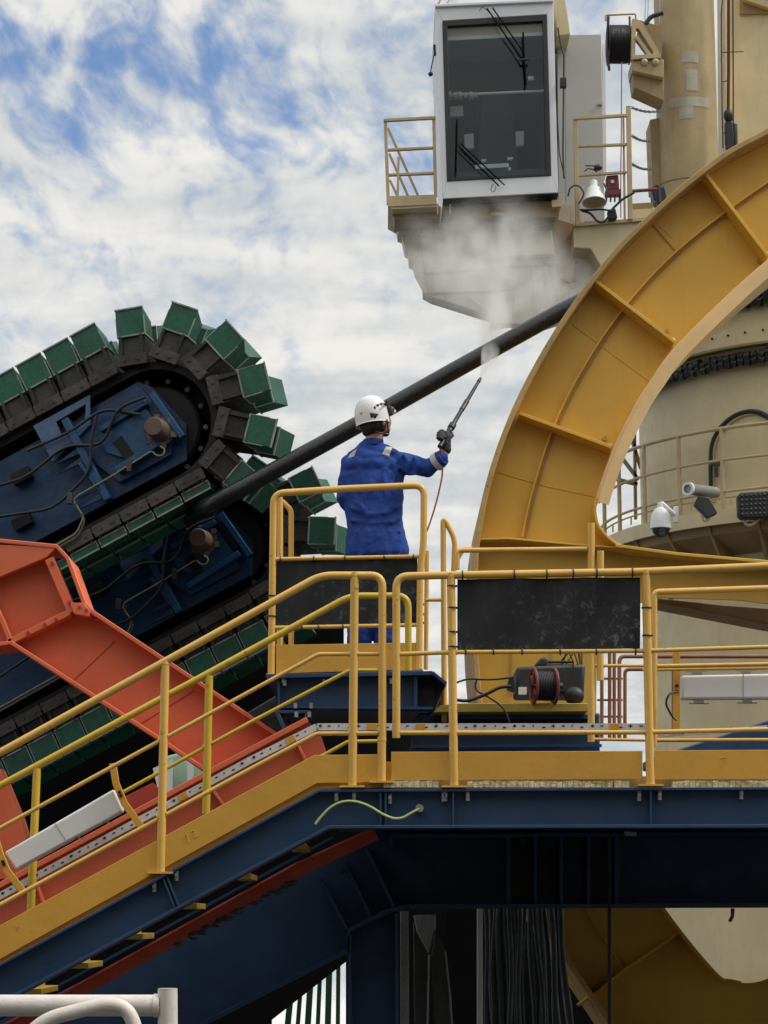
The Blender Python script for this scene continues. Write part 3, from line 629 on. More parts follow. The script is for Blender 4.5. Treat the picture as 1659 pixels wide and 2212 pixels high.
# ================================================================== TRACKS
PSI = R(11)
Dv = V(math.sin(PSI), math.cos(PSI), 0); Hv = V(math.cos(PSI), -math.sin(PSI), 0)
TH = R(26.5)
Uv = Hv*math.cos(TH)+V(0, 0, 1)*math.sin(TH); Vv = -Hv*math.sin(TH)+V(0, 0, 1)*math.cos(TH)
def shoe_meshes(H=1.0):
    def mk(fn, name, mats, bev):
        b = MB(); fn(b); bmesh.ops.recalc_face_normals(b.bm, faces=b.bm.faces); me = bpy.data.meshes.new(name); b.bm.to_mesh(me); b.bm.free()
        for m in mats: me.materials.append(M[m])
        return me
    def plate(b):
        b.box((0, .30, .02), (.248, .64, .04)); b.box((0, -.012, .035), (.235, .03, .09))
        for x in (-.06, .05):
            b.tube([V(x, -.038, .035), V(x, -.02, .035)], .012, 6)
    def block(b):
        n0, n1 = .04, .04+.20*H
        b.poly([V(-.118, .0, n0), V(.118, .0, n0), V(.110, .03, n1), V(-.110, .03, n1)], [V(-.118, .6, n0), V(.118, .6, n0), V(.110, .57, n1), V(-.110, .57, n1)])
        for x in (-.085, .085): b.box((x, .0, (n0+n1)/2), (.022, .03, n1-n0))
    def green(y0, y1, inner):
        def f(b):
            n0, n1 = .05+.20*H, .05+.42*H; tp = n1-.07*H
            ya, yb = (n1, tp) if inner else (tp, n1)
            b.poly([V(-.113, y0, n0), V(-.113, y0, ya), V(-.113, y1, yb), V(-.113, y1, n0)], [V(.113, y0, n0), V(.113, y0, ya), V(.113, y1, yb), V(.113, y1, n0)])
            b.mi = 1
            b.box((0, (y0+y1)/2, n0-.006), (.236, y1-y0+.014, .012))
            b.box((0, y0-.003, n1-.002 if inner else tp), (.236, .016, .012))
            for x in (-.115, .115): b.box((x, y0+.008, (n0+tp)/2), (.006, .018, tp-n0))
        return f
    return (mk(plate, 'shoe_plate', ['shoe', 'pad_edge'], 0), mk(block, 'shoe_block', ['grime'], 0), mk(green(.015, .24, True), 'pad_block', ['green', 'pad_edge'], 0), mk(green(.37, .595, False), 'pad_block', ['green', 'pad_edge'], 0))
FULL = shoe_meshes(); SHORT = shoe_meshes(.28); MIDH = shoe_meshes(.5)
def track(label, cpx, cpy, Yc, r, Ltop, phase, shortrun, motor, ups=1.0):
    C = Pt(cpx, cpy, Yc)
    t = thing('crawler_track', C, label, 'crawler track', 'green padded gripper tracks of the pipe tensioner')
    P = lambda u, v, d=0.: C+Uv*u+Vv*v+Dv*d
    # outlines
    def loop(rr, L):
        pts = [(-L, rr)]
        for k in range(17):
            a = math.pi/2-math.pi*k/16; pts.append((rr*math.cos(a), rr*math.sin(a)))
        pts.append((-L, -rr)); return pts
    L = Ltop
    ip = loop(r-.03, L); b = MB(); b.poly([P(u, v, .46) for u, v in ip], [P(u, v, .50) for u, v in ip]); b.build('back_plate', 'black_steel', t)
    # rail band under the shoes
    b = MB(); o1 = loop(r-.005, L); i1 = loop(r-.065, L)
    for k in range(len(o1)-1):
        b.poly([P(*o1[k], .05), P(*o1[k+1], .05), P(*i1[k+1], .05), P(*i1[k], .05)], [P(*o1[k], .44), P(*o1[k+1], .44), P(*i1[k+1], .44), P(*i1[k], .44)])
    b.build('guide_rail', 'black_steel', t)
    # side plate
    hw = r-.145
    sp = [(-L, hw), (-.55, hw), (-.50, hw+.02), (.02, hw+.03), (.10, hw-.06), (.22, -.10), (.10, -hw+.02), (-L, -hw+.02)]
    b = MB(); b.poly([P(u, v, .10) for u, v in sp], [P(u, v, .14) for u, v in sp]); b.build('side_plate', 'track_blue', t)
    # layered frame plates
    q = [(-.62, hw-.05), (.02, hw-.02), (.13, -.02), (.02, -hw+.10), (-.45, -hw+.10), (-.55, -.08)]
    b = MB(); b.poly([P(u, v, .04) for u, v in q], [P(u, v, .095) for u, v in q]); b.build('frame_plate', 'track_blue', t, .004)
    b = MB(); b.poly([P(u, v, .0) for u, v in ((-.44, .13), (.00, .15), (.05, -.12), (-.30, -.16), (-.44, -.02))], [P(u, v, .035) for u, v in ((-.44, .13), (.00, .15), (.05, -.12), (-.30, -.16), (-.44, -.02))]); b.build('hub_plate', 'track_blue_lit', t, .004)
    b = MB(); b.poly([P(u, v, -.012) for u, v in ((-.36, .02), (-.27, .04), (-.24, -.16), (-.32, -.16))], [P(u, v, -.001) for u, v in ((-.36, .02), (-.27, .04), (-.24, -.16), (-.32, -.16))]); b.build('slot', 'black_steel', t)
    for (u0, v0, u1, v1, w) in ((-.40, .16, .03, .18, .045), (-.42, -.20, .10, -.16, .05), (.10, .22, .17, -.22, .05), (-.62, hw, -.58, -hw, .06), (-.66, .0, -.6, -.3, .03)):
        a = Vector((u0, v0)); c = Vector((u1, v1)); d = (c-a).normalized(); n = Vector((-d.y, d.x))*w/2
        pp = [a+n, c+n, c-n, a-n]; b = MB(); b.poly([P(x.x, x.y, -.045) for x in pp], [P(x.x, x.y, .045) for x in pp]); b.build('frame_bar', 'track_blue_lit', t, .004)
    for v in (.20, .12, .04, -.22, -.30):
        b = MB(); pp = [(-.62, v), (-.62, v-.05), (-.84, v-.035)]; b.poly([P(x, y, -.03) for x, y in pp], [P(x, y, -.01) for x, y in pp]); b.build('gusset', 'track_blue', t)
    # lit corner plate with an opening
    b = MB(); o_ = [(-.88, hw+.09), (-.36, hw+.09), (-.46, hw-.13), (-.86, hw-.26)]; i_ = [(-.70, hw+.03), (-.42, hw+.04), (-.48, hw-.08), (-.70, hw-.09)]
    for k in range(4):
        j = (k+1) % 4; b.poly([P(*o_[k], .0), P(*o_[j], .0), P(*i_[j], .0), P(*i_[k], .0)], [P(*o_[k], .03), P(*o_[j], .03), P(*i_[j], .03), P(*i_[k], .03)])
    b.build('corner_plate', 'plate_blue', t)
    # sprocket
    Md = Matrix((Uv, Vv, Dv)).transposed()
    b = MB(); b.lathe(P(-.02, 0, .2), [(.001, -.05), (.34, -.05), (.36, -.03), (.36, .1), (.001, .1)], 28, M3=Md); b.build('sprocket', 'black_steel', t)
    for k in range(14):
        a = k*6.283/14; p = P(-.02+.40*math.cos(a), .40*math.sin(a), .16); 
        if math.cos(a) > -.2:
            b = MB(); b.tube([p, p+Dv*.03], .022, 8); b.build('bolt', 'shoe', t)
    # motor
    mu, mv = motor
    b = MB(); mc = P(mu, mv, 0)
    b.lathe(mc, [(.115, 0), (.115, -.03), (.085, -.035), (.085, -.075), (.078, -.20), (.070, -.215), (.001, -.215)], 24, M3=Md)
    for k in range(6):
        a = k*1.047+.3; b.box(mc-Dv*.02+Uv*math.cos(a)*.115+Vv*math.sin(a)*.115, (.045, .05, .045))
    mo = b.build('motor_cover', 'brown', t)
    # grease line with hook
    pts = [P(mu-.05, mv-.12, -.06), P(mu-.02, mv-.16, -.06), P(mu-.06, mv-.20, -.06), P(mu-.11, mv-.17, -.06), P(mu-.12, mv-.12, -.06), P(mu-.5, mv-.145, -.06), P(mu-.82, mv-.15, -.05), P(mu-.86, mv-.17, -.05), P(mu-.84, mv-.33, -.05), P(mu-.95, mv-.42, -.05), P(mu-2.3, mv-.44, -.03)]
    MB().tube(pts, .0065, 8, .04).build('grease_line', 'grease', t)
    MB().tube([p-Vv*.03 for p in pts[6:]], .008, 8, .04).build('grease_line', 'brown', t)
    for u in (-.34, -.88):
        b = MB(); b.box(P(mu+u, mv-.14, -.05), (.04, .05, .09)); b.build('clamp', 'shoe', t, .004)
    for hp in ([(-1.6, .22), (-1.1, .10), (-.7, .18), (-.42, .02), (-.2, .24), (.05, .2)], [(-2.2, -.12), (-1.5, -.05), (-1.0, -.24), (-.6, -.12), (-.5, .1), (-.36, .26)], [(-1.0, .3), (-.62, .26), (-.3, .3), (-.05, .1)]):
        MB().tube([P(u, v, -.03-.01*i) for i, (u, v) in enumerate(hp)], .013, 8, .12).build('hydraulic_hose', 'seal', t)
    for (u, v) in ((-1.15, .16), (-1.3, -.18), (-1.7, .05)):
        b = MB(); b.box(P(u, v, .06), (.16, .10, .08), Md); b.build('junction_box', 'black_steel', t, .008)
    # shoes
    pitch = .252; arc = math.pi*r; total = L+arc+L
    s = phase; k = 0; protos = {}
    while s < total-.05:
        short = False
        if s < L: p = P(-L+s, r); tt, nn = Uv, Vv; short = shortrun == 'top'
        elif s < L+arc:
            a = math.pi/2-(s-L)/r; nn = Uv*math.cos(a)+Vv*math.sin(a); tt = Uv*math.sin(a)-Vv*math.cos(a); p = C+nn*r
            if shortrun == 'bottom' and a < -1.05: short = True
            if shortrun == 'top' and a > .5: short = True
        else:
            p = P(-(s-L-arc), -r); tt, nn = -Uv, -Vv; short = shortrun == 'bottom'
        # the shoes are rigid, so each one already leads into the turn by half a pitch
        al = math.pi/2-min(max(0, s+.12-L), arc)/r
        if L-.14 < s < L+arc: nn = Uv*math.cos(al)+Vv*math.sin(al); tt = Uv*math.sin(al)-Vv*math.cos(al)
        mt = Matrix.Translation(p-C) @ Matrix((tt, Dv, nn)).transposed().to_4x4()
        key = 'short' if short else 'full'
        if key not in protos:
            ms = (SHORT if shortrun == 'bottom' else MIDH) if short else FULL
            o = bpy.data.objects.new('track_shoe', ms[0]); c1 = bpy.data.objects.new('shoe_block', ms[1]); c2 = bpy.data.objects.new('green_pad', ms[2]); c3 = bpy.data.objects.new('green_pad', ms[3])
            protos[key] = (o, [c1, c2, c3]); cp = o; ch = [c1, c2, c3]
        else:
            o, chs = protos[key]; cp = o.copy(); ch = [c.copy() for c in chs]
        COL.objects.link(cp); cp.parent = t; cp.matrix_local = mt
        for c in ch: COL.objects.link(c); c.parent = cp
        s += pitch; k += 1
    return t
track('upper crawler track with green pads, its round end against the open sky', 331, 916, 16.9, .525, 2.3, .095, 'bottom', (.03, -.09))
track('lower crawler track with green pads, its round end behind the worker\'s platform', 480, 1172, 18.1, .505, 3.2, .10, 'top', (-.13, .08))

# ================================================================== PIPE
tag(MB().tube([Pt(330, 1160, 19.0), Pt(455, 1092, 16.6), Pt(760, 925, 16.75), Pt(1000, 790, 16.9), Pt(1235, 660, 17.1), Pt(1420, 575, 17.3), Pt(1640, 520, 17.5)], .069, 24, .25).build('pipe', 'pipe_black'), 'long black flexible pipe slanting up across the sky behind the worker', 'pipe')

# ================================================================== YELLOW CHUTE RING
YR = 16.6
t = thing('pipe_chute', Pt(1200, 2200, YR), 'huge curved yellow steel chute ring with ribs, right half of the view', 'pipe chute')
def smooth(pts, n=6):
    out = []
    for i in range(len(pts)-1):
        p0 = Vector(pts[max(0, i-1)]); p1 = Vector(pts[i]); p2 = Vector(pts[i+1]); p3 = Vector(pts[min(len(pts)-1, i+2)])
        for k in range(n):
            s = k/n; out.append(tuple(.5*((2*p1)+(-p0+p2)*s+(2*p0-5*p1+4*p2-p3)*s*s+(-p0+3*p1-3*p2+p3)*s**3)))
    out.append(tuple(pts[-1])); return out
outer = smooth([(1900, 172), (1775, 222), (1659, 283), (1582, 324), (1523, 366), (1459, 418), (1390, 482), (1329, 545), (1254, 640), (1185, 745), (1122, 862), (1078, 970), (1050, 1065), (1034, 1150), (1026, 1240), (1026, 1400), (1050, 1620), (1085, 1790), (1156, 1962), (1315, 2206), (1430, 2380)])
innerU = smooth([(1900, 400), (1775, 470), (1659, 560), (1575, 634), (1460, 747), (1408, 817), (1373, 872), (1324, 972), (1289, 1075), (1288, 1120), (1302, 1148), (1328, 1172), (1360, 1187)])
innerB = [(1460, 1197), (1595, 1214), (1800, 1228), (1800, 1322), (1600, 1296), (1420, 1290), (1300, 1330)]
innerL = smooth([(1290, 1400), (1290, 1620), (1320, 1780), (1433, 1962), (1544, 2100), (1580, 2118), (1625, 2123), (1680, 2108), (1800, 2080)])
web = outer + [(1800, 2400)] + innerL[::-1] + innerB[::-1] + innerU[::-1]
MB().prism(web, YR, .04).build('web', 'yellow_ring', t)
MB().band(outer, 12, YR-.26, 1.5).build('outer_flange', ['ring_edge'], t, .006)
inn = [(x, y) for x, y in innerU if y < 1080]
# inner flange: a curved plate going back from the web
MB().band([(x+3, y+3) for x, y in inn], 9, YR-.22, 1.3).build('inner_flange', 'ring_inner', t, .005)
b = MB(); b.band([(x+15, y+12) for x, y in inn], 24, YR-.235, .012); b.build('lit_lip', 'ring_inner', t)  # added lip turned forward, carrying the flange's light in its colour
MB().band([(x, y) for x, y in innerU if y >= 1070]+[(1460, 1197), (1600, 1214)], 6, YR-.22, 1.0).build('inner_flange', 'yellow_ring', t, .004)
MB().band([(1330, 1178), (1460, 1196), (1800, 1226)], 7, YR-.24, 1.0).build('base_flange', 'yellow_ring', t, .004)
MB().band([(1025, 1165), (1100, 1163), (1240, 1176), (1330, 1182)], 4, YR-.18, .2).build('rib', 'yellow_ring', t, .003)
# mid stiffener following the ring
midl = smooth([(1900, 250), (1775, 320), (1659, 392), (1560, 462), (1450, 552), (1349, 662), (1262, 790), (1196, 920), (1150, 1060), (1128, 1160)])
MB().band(midl, 4, YR-.06, .06).build('mid_stiffener', 'yellow_ring', t, .002)
MB().band([(x+8, y+5) for x, y in midl], 3, YR-.012, .012).build('weld_seam', 'ring_edge', t)
for a, c in (((1523, 372), (1659, 552)), ((1288, 607), (1457, 738)), ((1122, 892), (1322, 966)), ((1775, 232), (1850, 420))):
    MB().band([a, c], 7, YR-.20, .2).build('rib', 'yellow_ring', t, .003)
    e = Pt(c[0]-3, c[1]-3, YR-.1); MB().ball(e, .02).build('weld', 'ring_inner', t)
MB().band([(1405, 478), (1462, 545)], 2.5, YR-.01, .01).build('weld_seam', 'ring_edge', t)
for (x, y) in ((1640, 566), (1560, 470), (1440, 716), (1300, 632), (1306, 948), (1140, 905)):
    p = Pt(x, y, YR-.002); MB().tube([p, p+V(0, -.02, 0)], .018, 8).build('lug', 'ring_edge', t)
MB().band([(1236, 700), (1330, 770), (1404, 824)], 1.6, YR-.006, .006).build('weld_seam', 'yellow_ring', t)
MB().band([(1075, 1020), (1180, 1050), (1296, 1075)], 1.6, YR-.006, .006).build('weld_seam', 'yellow_ring', t)
# lower half of the ring
MB().band([(1250, 2172), (1278, 2152), (1347, 2097), (1415, 2052), (1469, 2013)], 6, YR-.12, .12).build('rib', 'yellow_ring', t, .003)
MB().band([(1265, 1962), (1347, 2094)], 5, YR-.03, .03).build('mid_stiffener', 'yellow_ring', t)
MB().band(innerL[16:34], 6, YR-.2, 1.2).build('inner_flange', 'yellow_ring', t, .003)
MB().band([(1104, 1240), (1104, 1500)], 3, YR-.02, .02).build('weld_seam', 'ring_edge', t)
MB().band([(1190, 1400), (1190, 1520)], 3, YR-.02, .02).build('weld_seam', 'ring_edge', t)
MB().ptube([(1422, 484), (1430, 479), (1426, 492), (1440, 500), (1448, 512), (1455, 513)], 1.1, YR-.002, 6, 5).build('paint_drip', 'ring_inner', t)
# brown underside brace
tag(MB().prism([(1421, 1292), (1560, 1306), (1900, 1330), (1900, 1388), (1659, 1348), (1421, 1302)], 17.4, .4).build('brace', 'tan_shade', None, .01), 'brown tapering brace under the yellow chute, by the right edge', 'brace')

# ================================================================== CRANE PEDESTAL (cream drum)
YD = 30.0; RD = 2.75
m0 = mpp(YD, 1000); cx = (1385-829.5)*m0+RD; DC = V(cx, YD, 0)
def zof(py, Y): return Pt(829, py, Y).z
YDF = YD-RD
t = thing('crane_pedestal', DC, 'broad cream steel crane pedestal drum behind the yellow ring', 'crane pedestal')
zt = zof(590, YDF)
b = MB(); b.lathe(DC, [(RD, -.3), (RD, zof(1130, YDF)), (RD, zof(745, YDF))], 72, 150, 400); b.build('drum', 'cream', t)
b = MB(); b.lathe(DC, [(RD, zof(745, YDF)), (RD+.10, zof(738, YDF)), (RD+.10, zof(690, YDF)), (RD+.06, zof(688, YDF)), (RD+.06, zof(600, YDF)), (RD+.4, zof(560, YDF)), (RD+.4, zof(520, YDF)), (.1, zof(520, YDF))], 72, 150, 400); b.build('slew_collar', 'cream', t)
def ringpt(a, r, z): return DC+V(math.cos(R(a))*r, math.sin(R(a))*r, z)
for (pz, rr, off) in ((735, .065, .14), (608, .09, .16)):
    z = zof(pz, YDF); b = MB()
    for k in range(90):
        a = 182+k*1.9
        p = ringpt(a, RD+off, z-.12+.015*math.sin(k*1.7)); q = ringpt(a+1.5, RD+off, z-.12+.02*math.sin(k*2.9))
        b.tube([p, q], rr*(1+.12*math.sin(k*2.3)), 8)
        b.tube([p+V(0, 0, -.06), q+V(0, 0, -.07)], rr*.8, 8)
    b.build('hose_bundle', 'seal', t)
    b = MB(); b.lathe(DC, [(RD+.1, z+.0), (RD+.24, z+.0), (RD+.24, z+.03), (RD+.1, z+.03)], 72, 150, 400); b.build('hose_shelf', 'tan_shade', t)
for k in range(14):
    a = 205+k*5; p = ringpt(a, RD+.10, zof(700, YDF)); b = MB(); b.tube([p, p+V(math.cos(R(a)), math.sin(R(a)), 0)*.02], .014, 8); b.build('bolt', 'black_steel', t)
# balcony round the drum
RL = RD+.62; YLF = YD-RL
zl1 = zof(1078, YLF); zl0 = zof(1110, YLF)
b = MB(); b.lathe(DC, [(RD, zl1), (RL, zl1), (RL, zl0), (RL-.03, zl0), (RL-.03, zl0+.03), (RD, zl0+.03)], 80, 150, 400); b.build('balcony_ledge', 'cream', t, ang=25)
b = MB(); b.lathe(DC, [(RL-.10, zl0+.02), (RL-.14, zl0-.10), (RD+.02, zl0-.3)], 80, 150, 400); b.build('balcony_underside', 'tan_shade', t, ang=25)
for k in range(9):
    a = 192+k*12; d = V(math.cos(R(a)), math.sin(R(a)), 0); p = DC+d*RD; q = V(-d.y, d.x, 0)*.02
    A = [p+q+V(0, 0, zl0), p+q+d*.56+V(0, 0, zl0), p+q+V(0, 0, zl0-.8)]
    b = MB(); b.poly(A, [x-2*q for x in A]); b.build('bracket', 'tan_shade', t)
rt = thing('railing', ringpt(262, RL-.04, zl1), 'thin cream railing curving round the pedestal balcony', 'railing')
for k, (py, w) in enumerate(((898, .026), (968, .019), (1038, .019))):
    z = zof(py, YLF); MB().tube([ringpt(176+i*2, RL-.04, z) for i in range(0, 70)], w, 8).build('top_rail' if k == 0 else 'mid_rail', 'cream_edge', rt)
for i in range(10):
    a = 186+i*11.6; a = a if i != 5 else a
    MB().tube([ringpt(a, RL-.04, zl1-.1), ringpt(a, RL-.04, zof(898, YLF))], .028, 8).build('post', 'cream_edge', rt)
for i in range(34):
    a = 190+i*2.6; p = ringpt(a, RL-.05, zl1+.05); MB().tube([p, p+V(0, 0, .10)], .012, 6).build('stud', 'cream_edge', rt) if i % 2 else None
z = zl1+.16; MB().tube([ringpt(180+i*2, RL-.06, z) for i in range(0, 66)], .012, 8).build('toe_rail', 'cream_edge', rt)
# arched door on the drum
def drumpt(px, py, off=0.0):
    # intersect the pixel's ray with the drum
    d = (Pt(px, py, 10)-EYE); ox, oy = EYE.x-DC.x, EYE.y-DC.y; rr = RD+off
    A = d.x**2+d.y**2; B = 2*(ox*d.x+oy*d.y); Cc = ox*ox+oy*oy-rr*rr; D = max(0, B*B-4*A*Cc)
    return EYE+d*((-B-math.sqrt(D))/(2*A))
pts = smooth([(1537, 1080), (1536, 1000), (1539, 960), (1553, 930), (1576, 906), (1600, 893), (1625, 889), (1650, 896), (1680, 918), (1700, 960), (1704, 1080)], 4)
dr = MB().tube([drumpt(x, y, .03) for x, y in pts], .035, 8).build('door', 'seal', t)
MB().tube([drumpt(x+4, y+5, .02) for x, y in pts], .02, 8).build('door_frame', 'cream_edge', dr)
b = MB(); b.box(drumpt(1547, 1002, .08), (.16, .06, .05)); b.box(drumpt(1547, 1012, .1), (.05, .05, .22)); b.build('latch', 'dark_plastic', dr)
# brown lattice at the drum's left
t2 = thing('ladder_frame', Pt(1365, 1100, 30.5), 'tan angle-iron ladder frame left of the pedestal, by the inner edge of the ring', 'ladder')
for a in ([(1360, 930), (1385, 1010)], [(1371, 905), (1374, 1120)], [(1335, 975), (1380, 1035)], [(1316, 1030), (1378, 1045)]): MB().band(a, 6, 30.5, .1).build('bar', 'tan_shade', t2)

# ---- dome camera
YC = 26.6
t = thing('dome_camera', Pt(1460, 1120, YC), 'white dome camera hanging on a short arm below the balcony', 'security camera')
c = Pt(1427, 1118, YC); mp = mpp(YC, 1110)
MB().lathe(c, [(.001, 34*mp), (6*mp, 33*mp), (7*mp, 22*mp), (13*mp, 18*mp), (20*mp, 6*mp), (22.5*mp, -10*mp), (23*mp, -24*mp), (20*mp, -25*mp)], 28).build('housing', 'white', t)
MB().ball(c+V(0, 0, -24*mp), 19.5*mp).build('dome', 'seal', t)
MB().box(c+V(0, -18*mp, -34*mp), (14*mp, 6*mp, 16*mp)).build('lens', 'glass', t, .01)
MB().tube([c+V(0, 0, 30*mp), c+V(4*mp, 0, 31*mp), c+V(32*mp, .1, 10*mp)], 5*mp, 10).build('arm', 'white', t)
MB().box(c+V(36*mp, .12, 10*mp), (10*mp, 12*mp, 36*mp)).build('wall_plate', 'white', t, .008)
# ---- bullet camera
t = thing('bullet_camera', Pt(1520, 1110, YC), 'steel tube camera with pale lens ring, pointing left from the balcony', 'security camera')
a = Pt(1486, 1056, YC-.2); c = Pt(1546, 1064, YC+.25); d = (c-a).normalized()
q = d.to_track_quat('Z', 'Y').to_matrix()
MB().lathe(a, [(.001, .02), (9*mp, .02), (9*mp, 0), (14*mp, 0), (14.5*mp, .03), (13.5*mp, .04), (12.5*mp, .05), (12.5*mp, (c-a).length), (.001, (c-a).length)], 24, M3=q).build('barrel', 'steel', t)
MB().lathe(a, [(9.5*mp, -.008), (15*mp, -.008), (15*mp, .025), (9.5*mp, .02)], 24, M3=q).build('lens_ring', 'white', t)
MB().lathe(a, [(.001, -.004), (9.5*mp, -.004), (9.5*mp, .02)], 24, M3=q).build('lens', 'glass', t)
MB().prism([(1508, 1072), (1532, 1074), (1550, 1108), (1530, 1118), (1500, 1088)], YC-.05, .15).build('bracket', 'dark_plastic', t, .01)
MB().tube([Pt(x, y, YC) for x, y in ((1516, 1112), (1520, 1126), (1530, 1124), (1540, 1100))], .015, 8, .05).build('cable', 'cream_edge', t)
# ---- floodlight
t = thing('floodlight', Pt(1630, 1118, YC), 'black slotted floodlight at the right edge, above the pedestal balcony', 'floodlight')
MB().prism([(1600, 1064), (1690, 1058), (1694, 1108), (1688, 1117), (1604, 1120), (1596, 1112), (1594, 1070)], YC-.1, .18).build('body', 'seal', t, .02)
for k in range(9):
    for j in range(5):
        p = Pt(1603+k*9.6, 1071+j*10-.5*k, YC-.105); b = MB(); b.ball(p, 3.2*mp, (1, .5, 1), 8, 6); b.build('led', 'dark_plastic', t)
MB().tube([Pt(x, y, YC) for x, y in ((1605, 1118), (1612, 1135), (1625, 1134), (1640, 1120))], .02, 8, .05).build('bracket', 'cream_edge', t)

# ================================================================== CRANE COLUMN AND HOUSE
YT = 29.0
t = thing('crane_column', Pt(1500, 560, YT), 'tall tan crane column rising behind the top of the ring, with grey tape patches', 'crane column')
m1 = mpp(YT, 250)
for_rad = 66*m1
colc = Pt(1497, 400, YT); zc0 = zof(580, YT); zc1 = zof(-120, YT)
b = MB(); cc = V(colc.x, YT+for_rad, 0)
b.lathe(cc, [(for_rad, zc0), (for_rad, zof(390, YT)), (for_rad*1.0, zof(388, YT)), (for_rad, zc1)], 48); b.build('column', 'column_tan', t)
b = MB(); b.prism([(1566, -120), (1900, -120), (1900, 600), (1572, 600)], YT+.75, .8); b.build('house_wall', 'cream', t, .02)
b = MB(); b.prism([(1566, -120), (1578, -120), (1580, 600), (1570, 600)], YT+.5, .3); b.build('corner_post', 'ring_inner', t)
b = MB(); b.prism([(1600, -120), (1750, -120), (1750, 26), (1600, 30)], YT+.70, .08); b.build('dark_recess', 'tan_shade', t)
b = MB(); b.band([(1610, -10), (1660, 10), (1700, -60)], 18, YT+.6, .1); b.build('brace', 'cream_edge', t)
b = MB(); b.lathe(cc, [(for_rad+.004, zof(385, YT)), (for_rad+.012, zof(383, YT)), (for_rad+.004, zof(381, YT))], 48); b.build('weld_seam', 'tan_shade', t)
def colpatch(x0, x1, y0, y1):
    b = MB(); A = []; B = []; rows = []
    for i in range(9):
        x = x0+(x1-x0)*i/8; X = Pt(x, (y0+y1)/2, YT).x-cc.x; X = max(-for_rad*.99, min(for_rad*.99, X)); yy = -math.sqrt(for_rad**2-X*X)
        rows.append([b.bm.verts.new(V(cc.x+X*1.01, cc.y+yy*1.008-.002, zof(y, YT))) for y in (y0, y1)])
    for i in range(8): b._f([rows[i][0], rows[i+1][0], rows[i+1][1], rows[i][1]], True)
    b.build('tape_patch', 'tape', t)
for r_ in ((1473, 1509, 111, 135), (1482, 1508, 150, 196), (1446, 1533, 208, 229), (1468, 1498, 229.5, 256)): colpatch(*r_)
for pts, r_ in (([(1574, -60), (1574, 150), (1573, 250), (1572, 300)], 3.5), ([(1583, -60), (1584, 200), (1584, 320)], 1.6), ([(1566, -60), (1558, 30), (1560, 250), (1562, 320)], 1.3)):
    tag(MB().ptube(pts, r_, YT-.05, 8, 10).build('hoist_rope', 'seal'), {3.5: 'thick black hoist rope hanging down the right of the crane column', 1.6: 'thin black line right of the thick hoist rope', 1.3: 'thin black line left of the thick hoist rope'}[r_], 'rope')
b = MB(); b.ball(Pt(1574, 250, YT-.1), .07, (1, 1, 1.4)); b.prism([(1567, 262), (1582, 262), (1586, 300), (1582, 330), (1572, 340), (1568, 300)], YT-.15, .12)
b.tube([Pt(1587, 268, YT-.1), Pt(1588, 322, YT-.1)], .04, 8)
tag(b.build('hook_block', 'seal', None, .01), 'black hook block at the end of the thick hoist rope', 'hook block')
for y in (113, 176, 288): 
    b = MB(); b.ptube([(1560, y), (1606 if y < 150 else 1576, y-2)], 1.6, YT-.0, 6); b.build('rope_guide', 'tan_shade', t)
tag(MB().prism([(1404, 258), (1434, 252), (1438, 404), (1410, 402)], YT+.3, .5).build('guard_panel', 'tan_shade', None, .01), 'upright brown panel just left of the crane column', 'panel')
# bracket arm with winch
t = thing('winch_bracket', Pt(1400, 190, 28.6), 'tan braced bracket sticking out left of the crane column, under the winch drum', 'bracket')
MB().prism([(1364, 132), (1434, 128), (1434, 168), (1366, 153)], 28.4, .45).build('side_box', 'column_tan', t, .01)
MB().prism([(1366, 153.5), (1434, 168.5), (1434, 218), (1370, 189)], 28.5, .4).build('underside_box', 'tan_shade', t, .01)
MB().frame([(1366, 40), (1385, 44), (1424, 112), (1425, 128), (1364, 128)], [(1374, 60), (1380, 62), (1412, 112), (1408, 119), (1372, 119)], 28.4, .12).build('gusset_frame', 'cream_edge', t)
MB().band([(1374, 78), (1408, 124)], 7, 28.38, .1).build('diagonal', 'cream_edge', t)
MB().band([(1366, 123), (1428, 120)], 8, 28.35, .16).build('shelf_bar', 'cream_edge', t)
MB().prism([(1384, 44), (1430, 58), (1430, 118), (1420, 112)], 28.7, .5).build('gear_case', 'tan_shade', t)
for x in (1392, 1416): MB().ball(Pt(x, 134, 28.38), .05).build('bolt', 'cream_edge', t)
t = thing('winch', Pt(1336, 138, 28.8), 'black winch drum with rope on the bracket beside the sky', 'winch')
dx = Vector((1, 0, 0)); Mx = Matrix(((0, 0, 1), (0, 1, 0), (-1, 0, 0)))
c = Pt(1336, 96, 28.9); mm = mpp(28.9, 90)
MB().lathe(c, [(.001, -24*mm), (46*mm, -24*mm), (46*mm, -22*mm), (40*mm, -21*mm), (40*mm, 21*mm), (44*mm, 22*mm), (44*mm, 24*mm), (.001, 24*mm)], 32, M3=Mx).build('drum', 'seal', t)
for k in range(12):
    ring = [c+V((-18+k*3.2)*mm, math.cos(a)*40.5*mm, math.sin(a)*40.5*mm) for a in [i*.2618 for i in range(24)]]
    MB().tube(ring, 1.5*mm, 6, close=True).build('rope_wrap', 'rubber', t)
MB().ptube([(1309, 45), (1308, 33), (1373, 30), (1374, 60)], 2.2, 28.9, 8, 4).build('guard_rail', 'cream_edge', t)
MB().ptube([(1314, 36), (1312, 120), (1316, 152)], 3, 28.7, 8, 4).build('lever', 'seal', t)
MB().ptube([(1360, 36), (1361, 100)], 2.5, 28.7, 8).build('guard_post', 'maroon', t)
tag(MB().ptube([(1343, 135), (1342, 300), (1341, 370), (1341, 470)], 1.3, 28.3, 6, 10).build('rope', 'rope_red'), 'thin red rope running down from the black winch drum', 'rope')
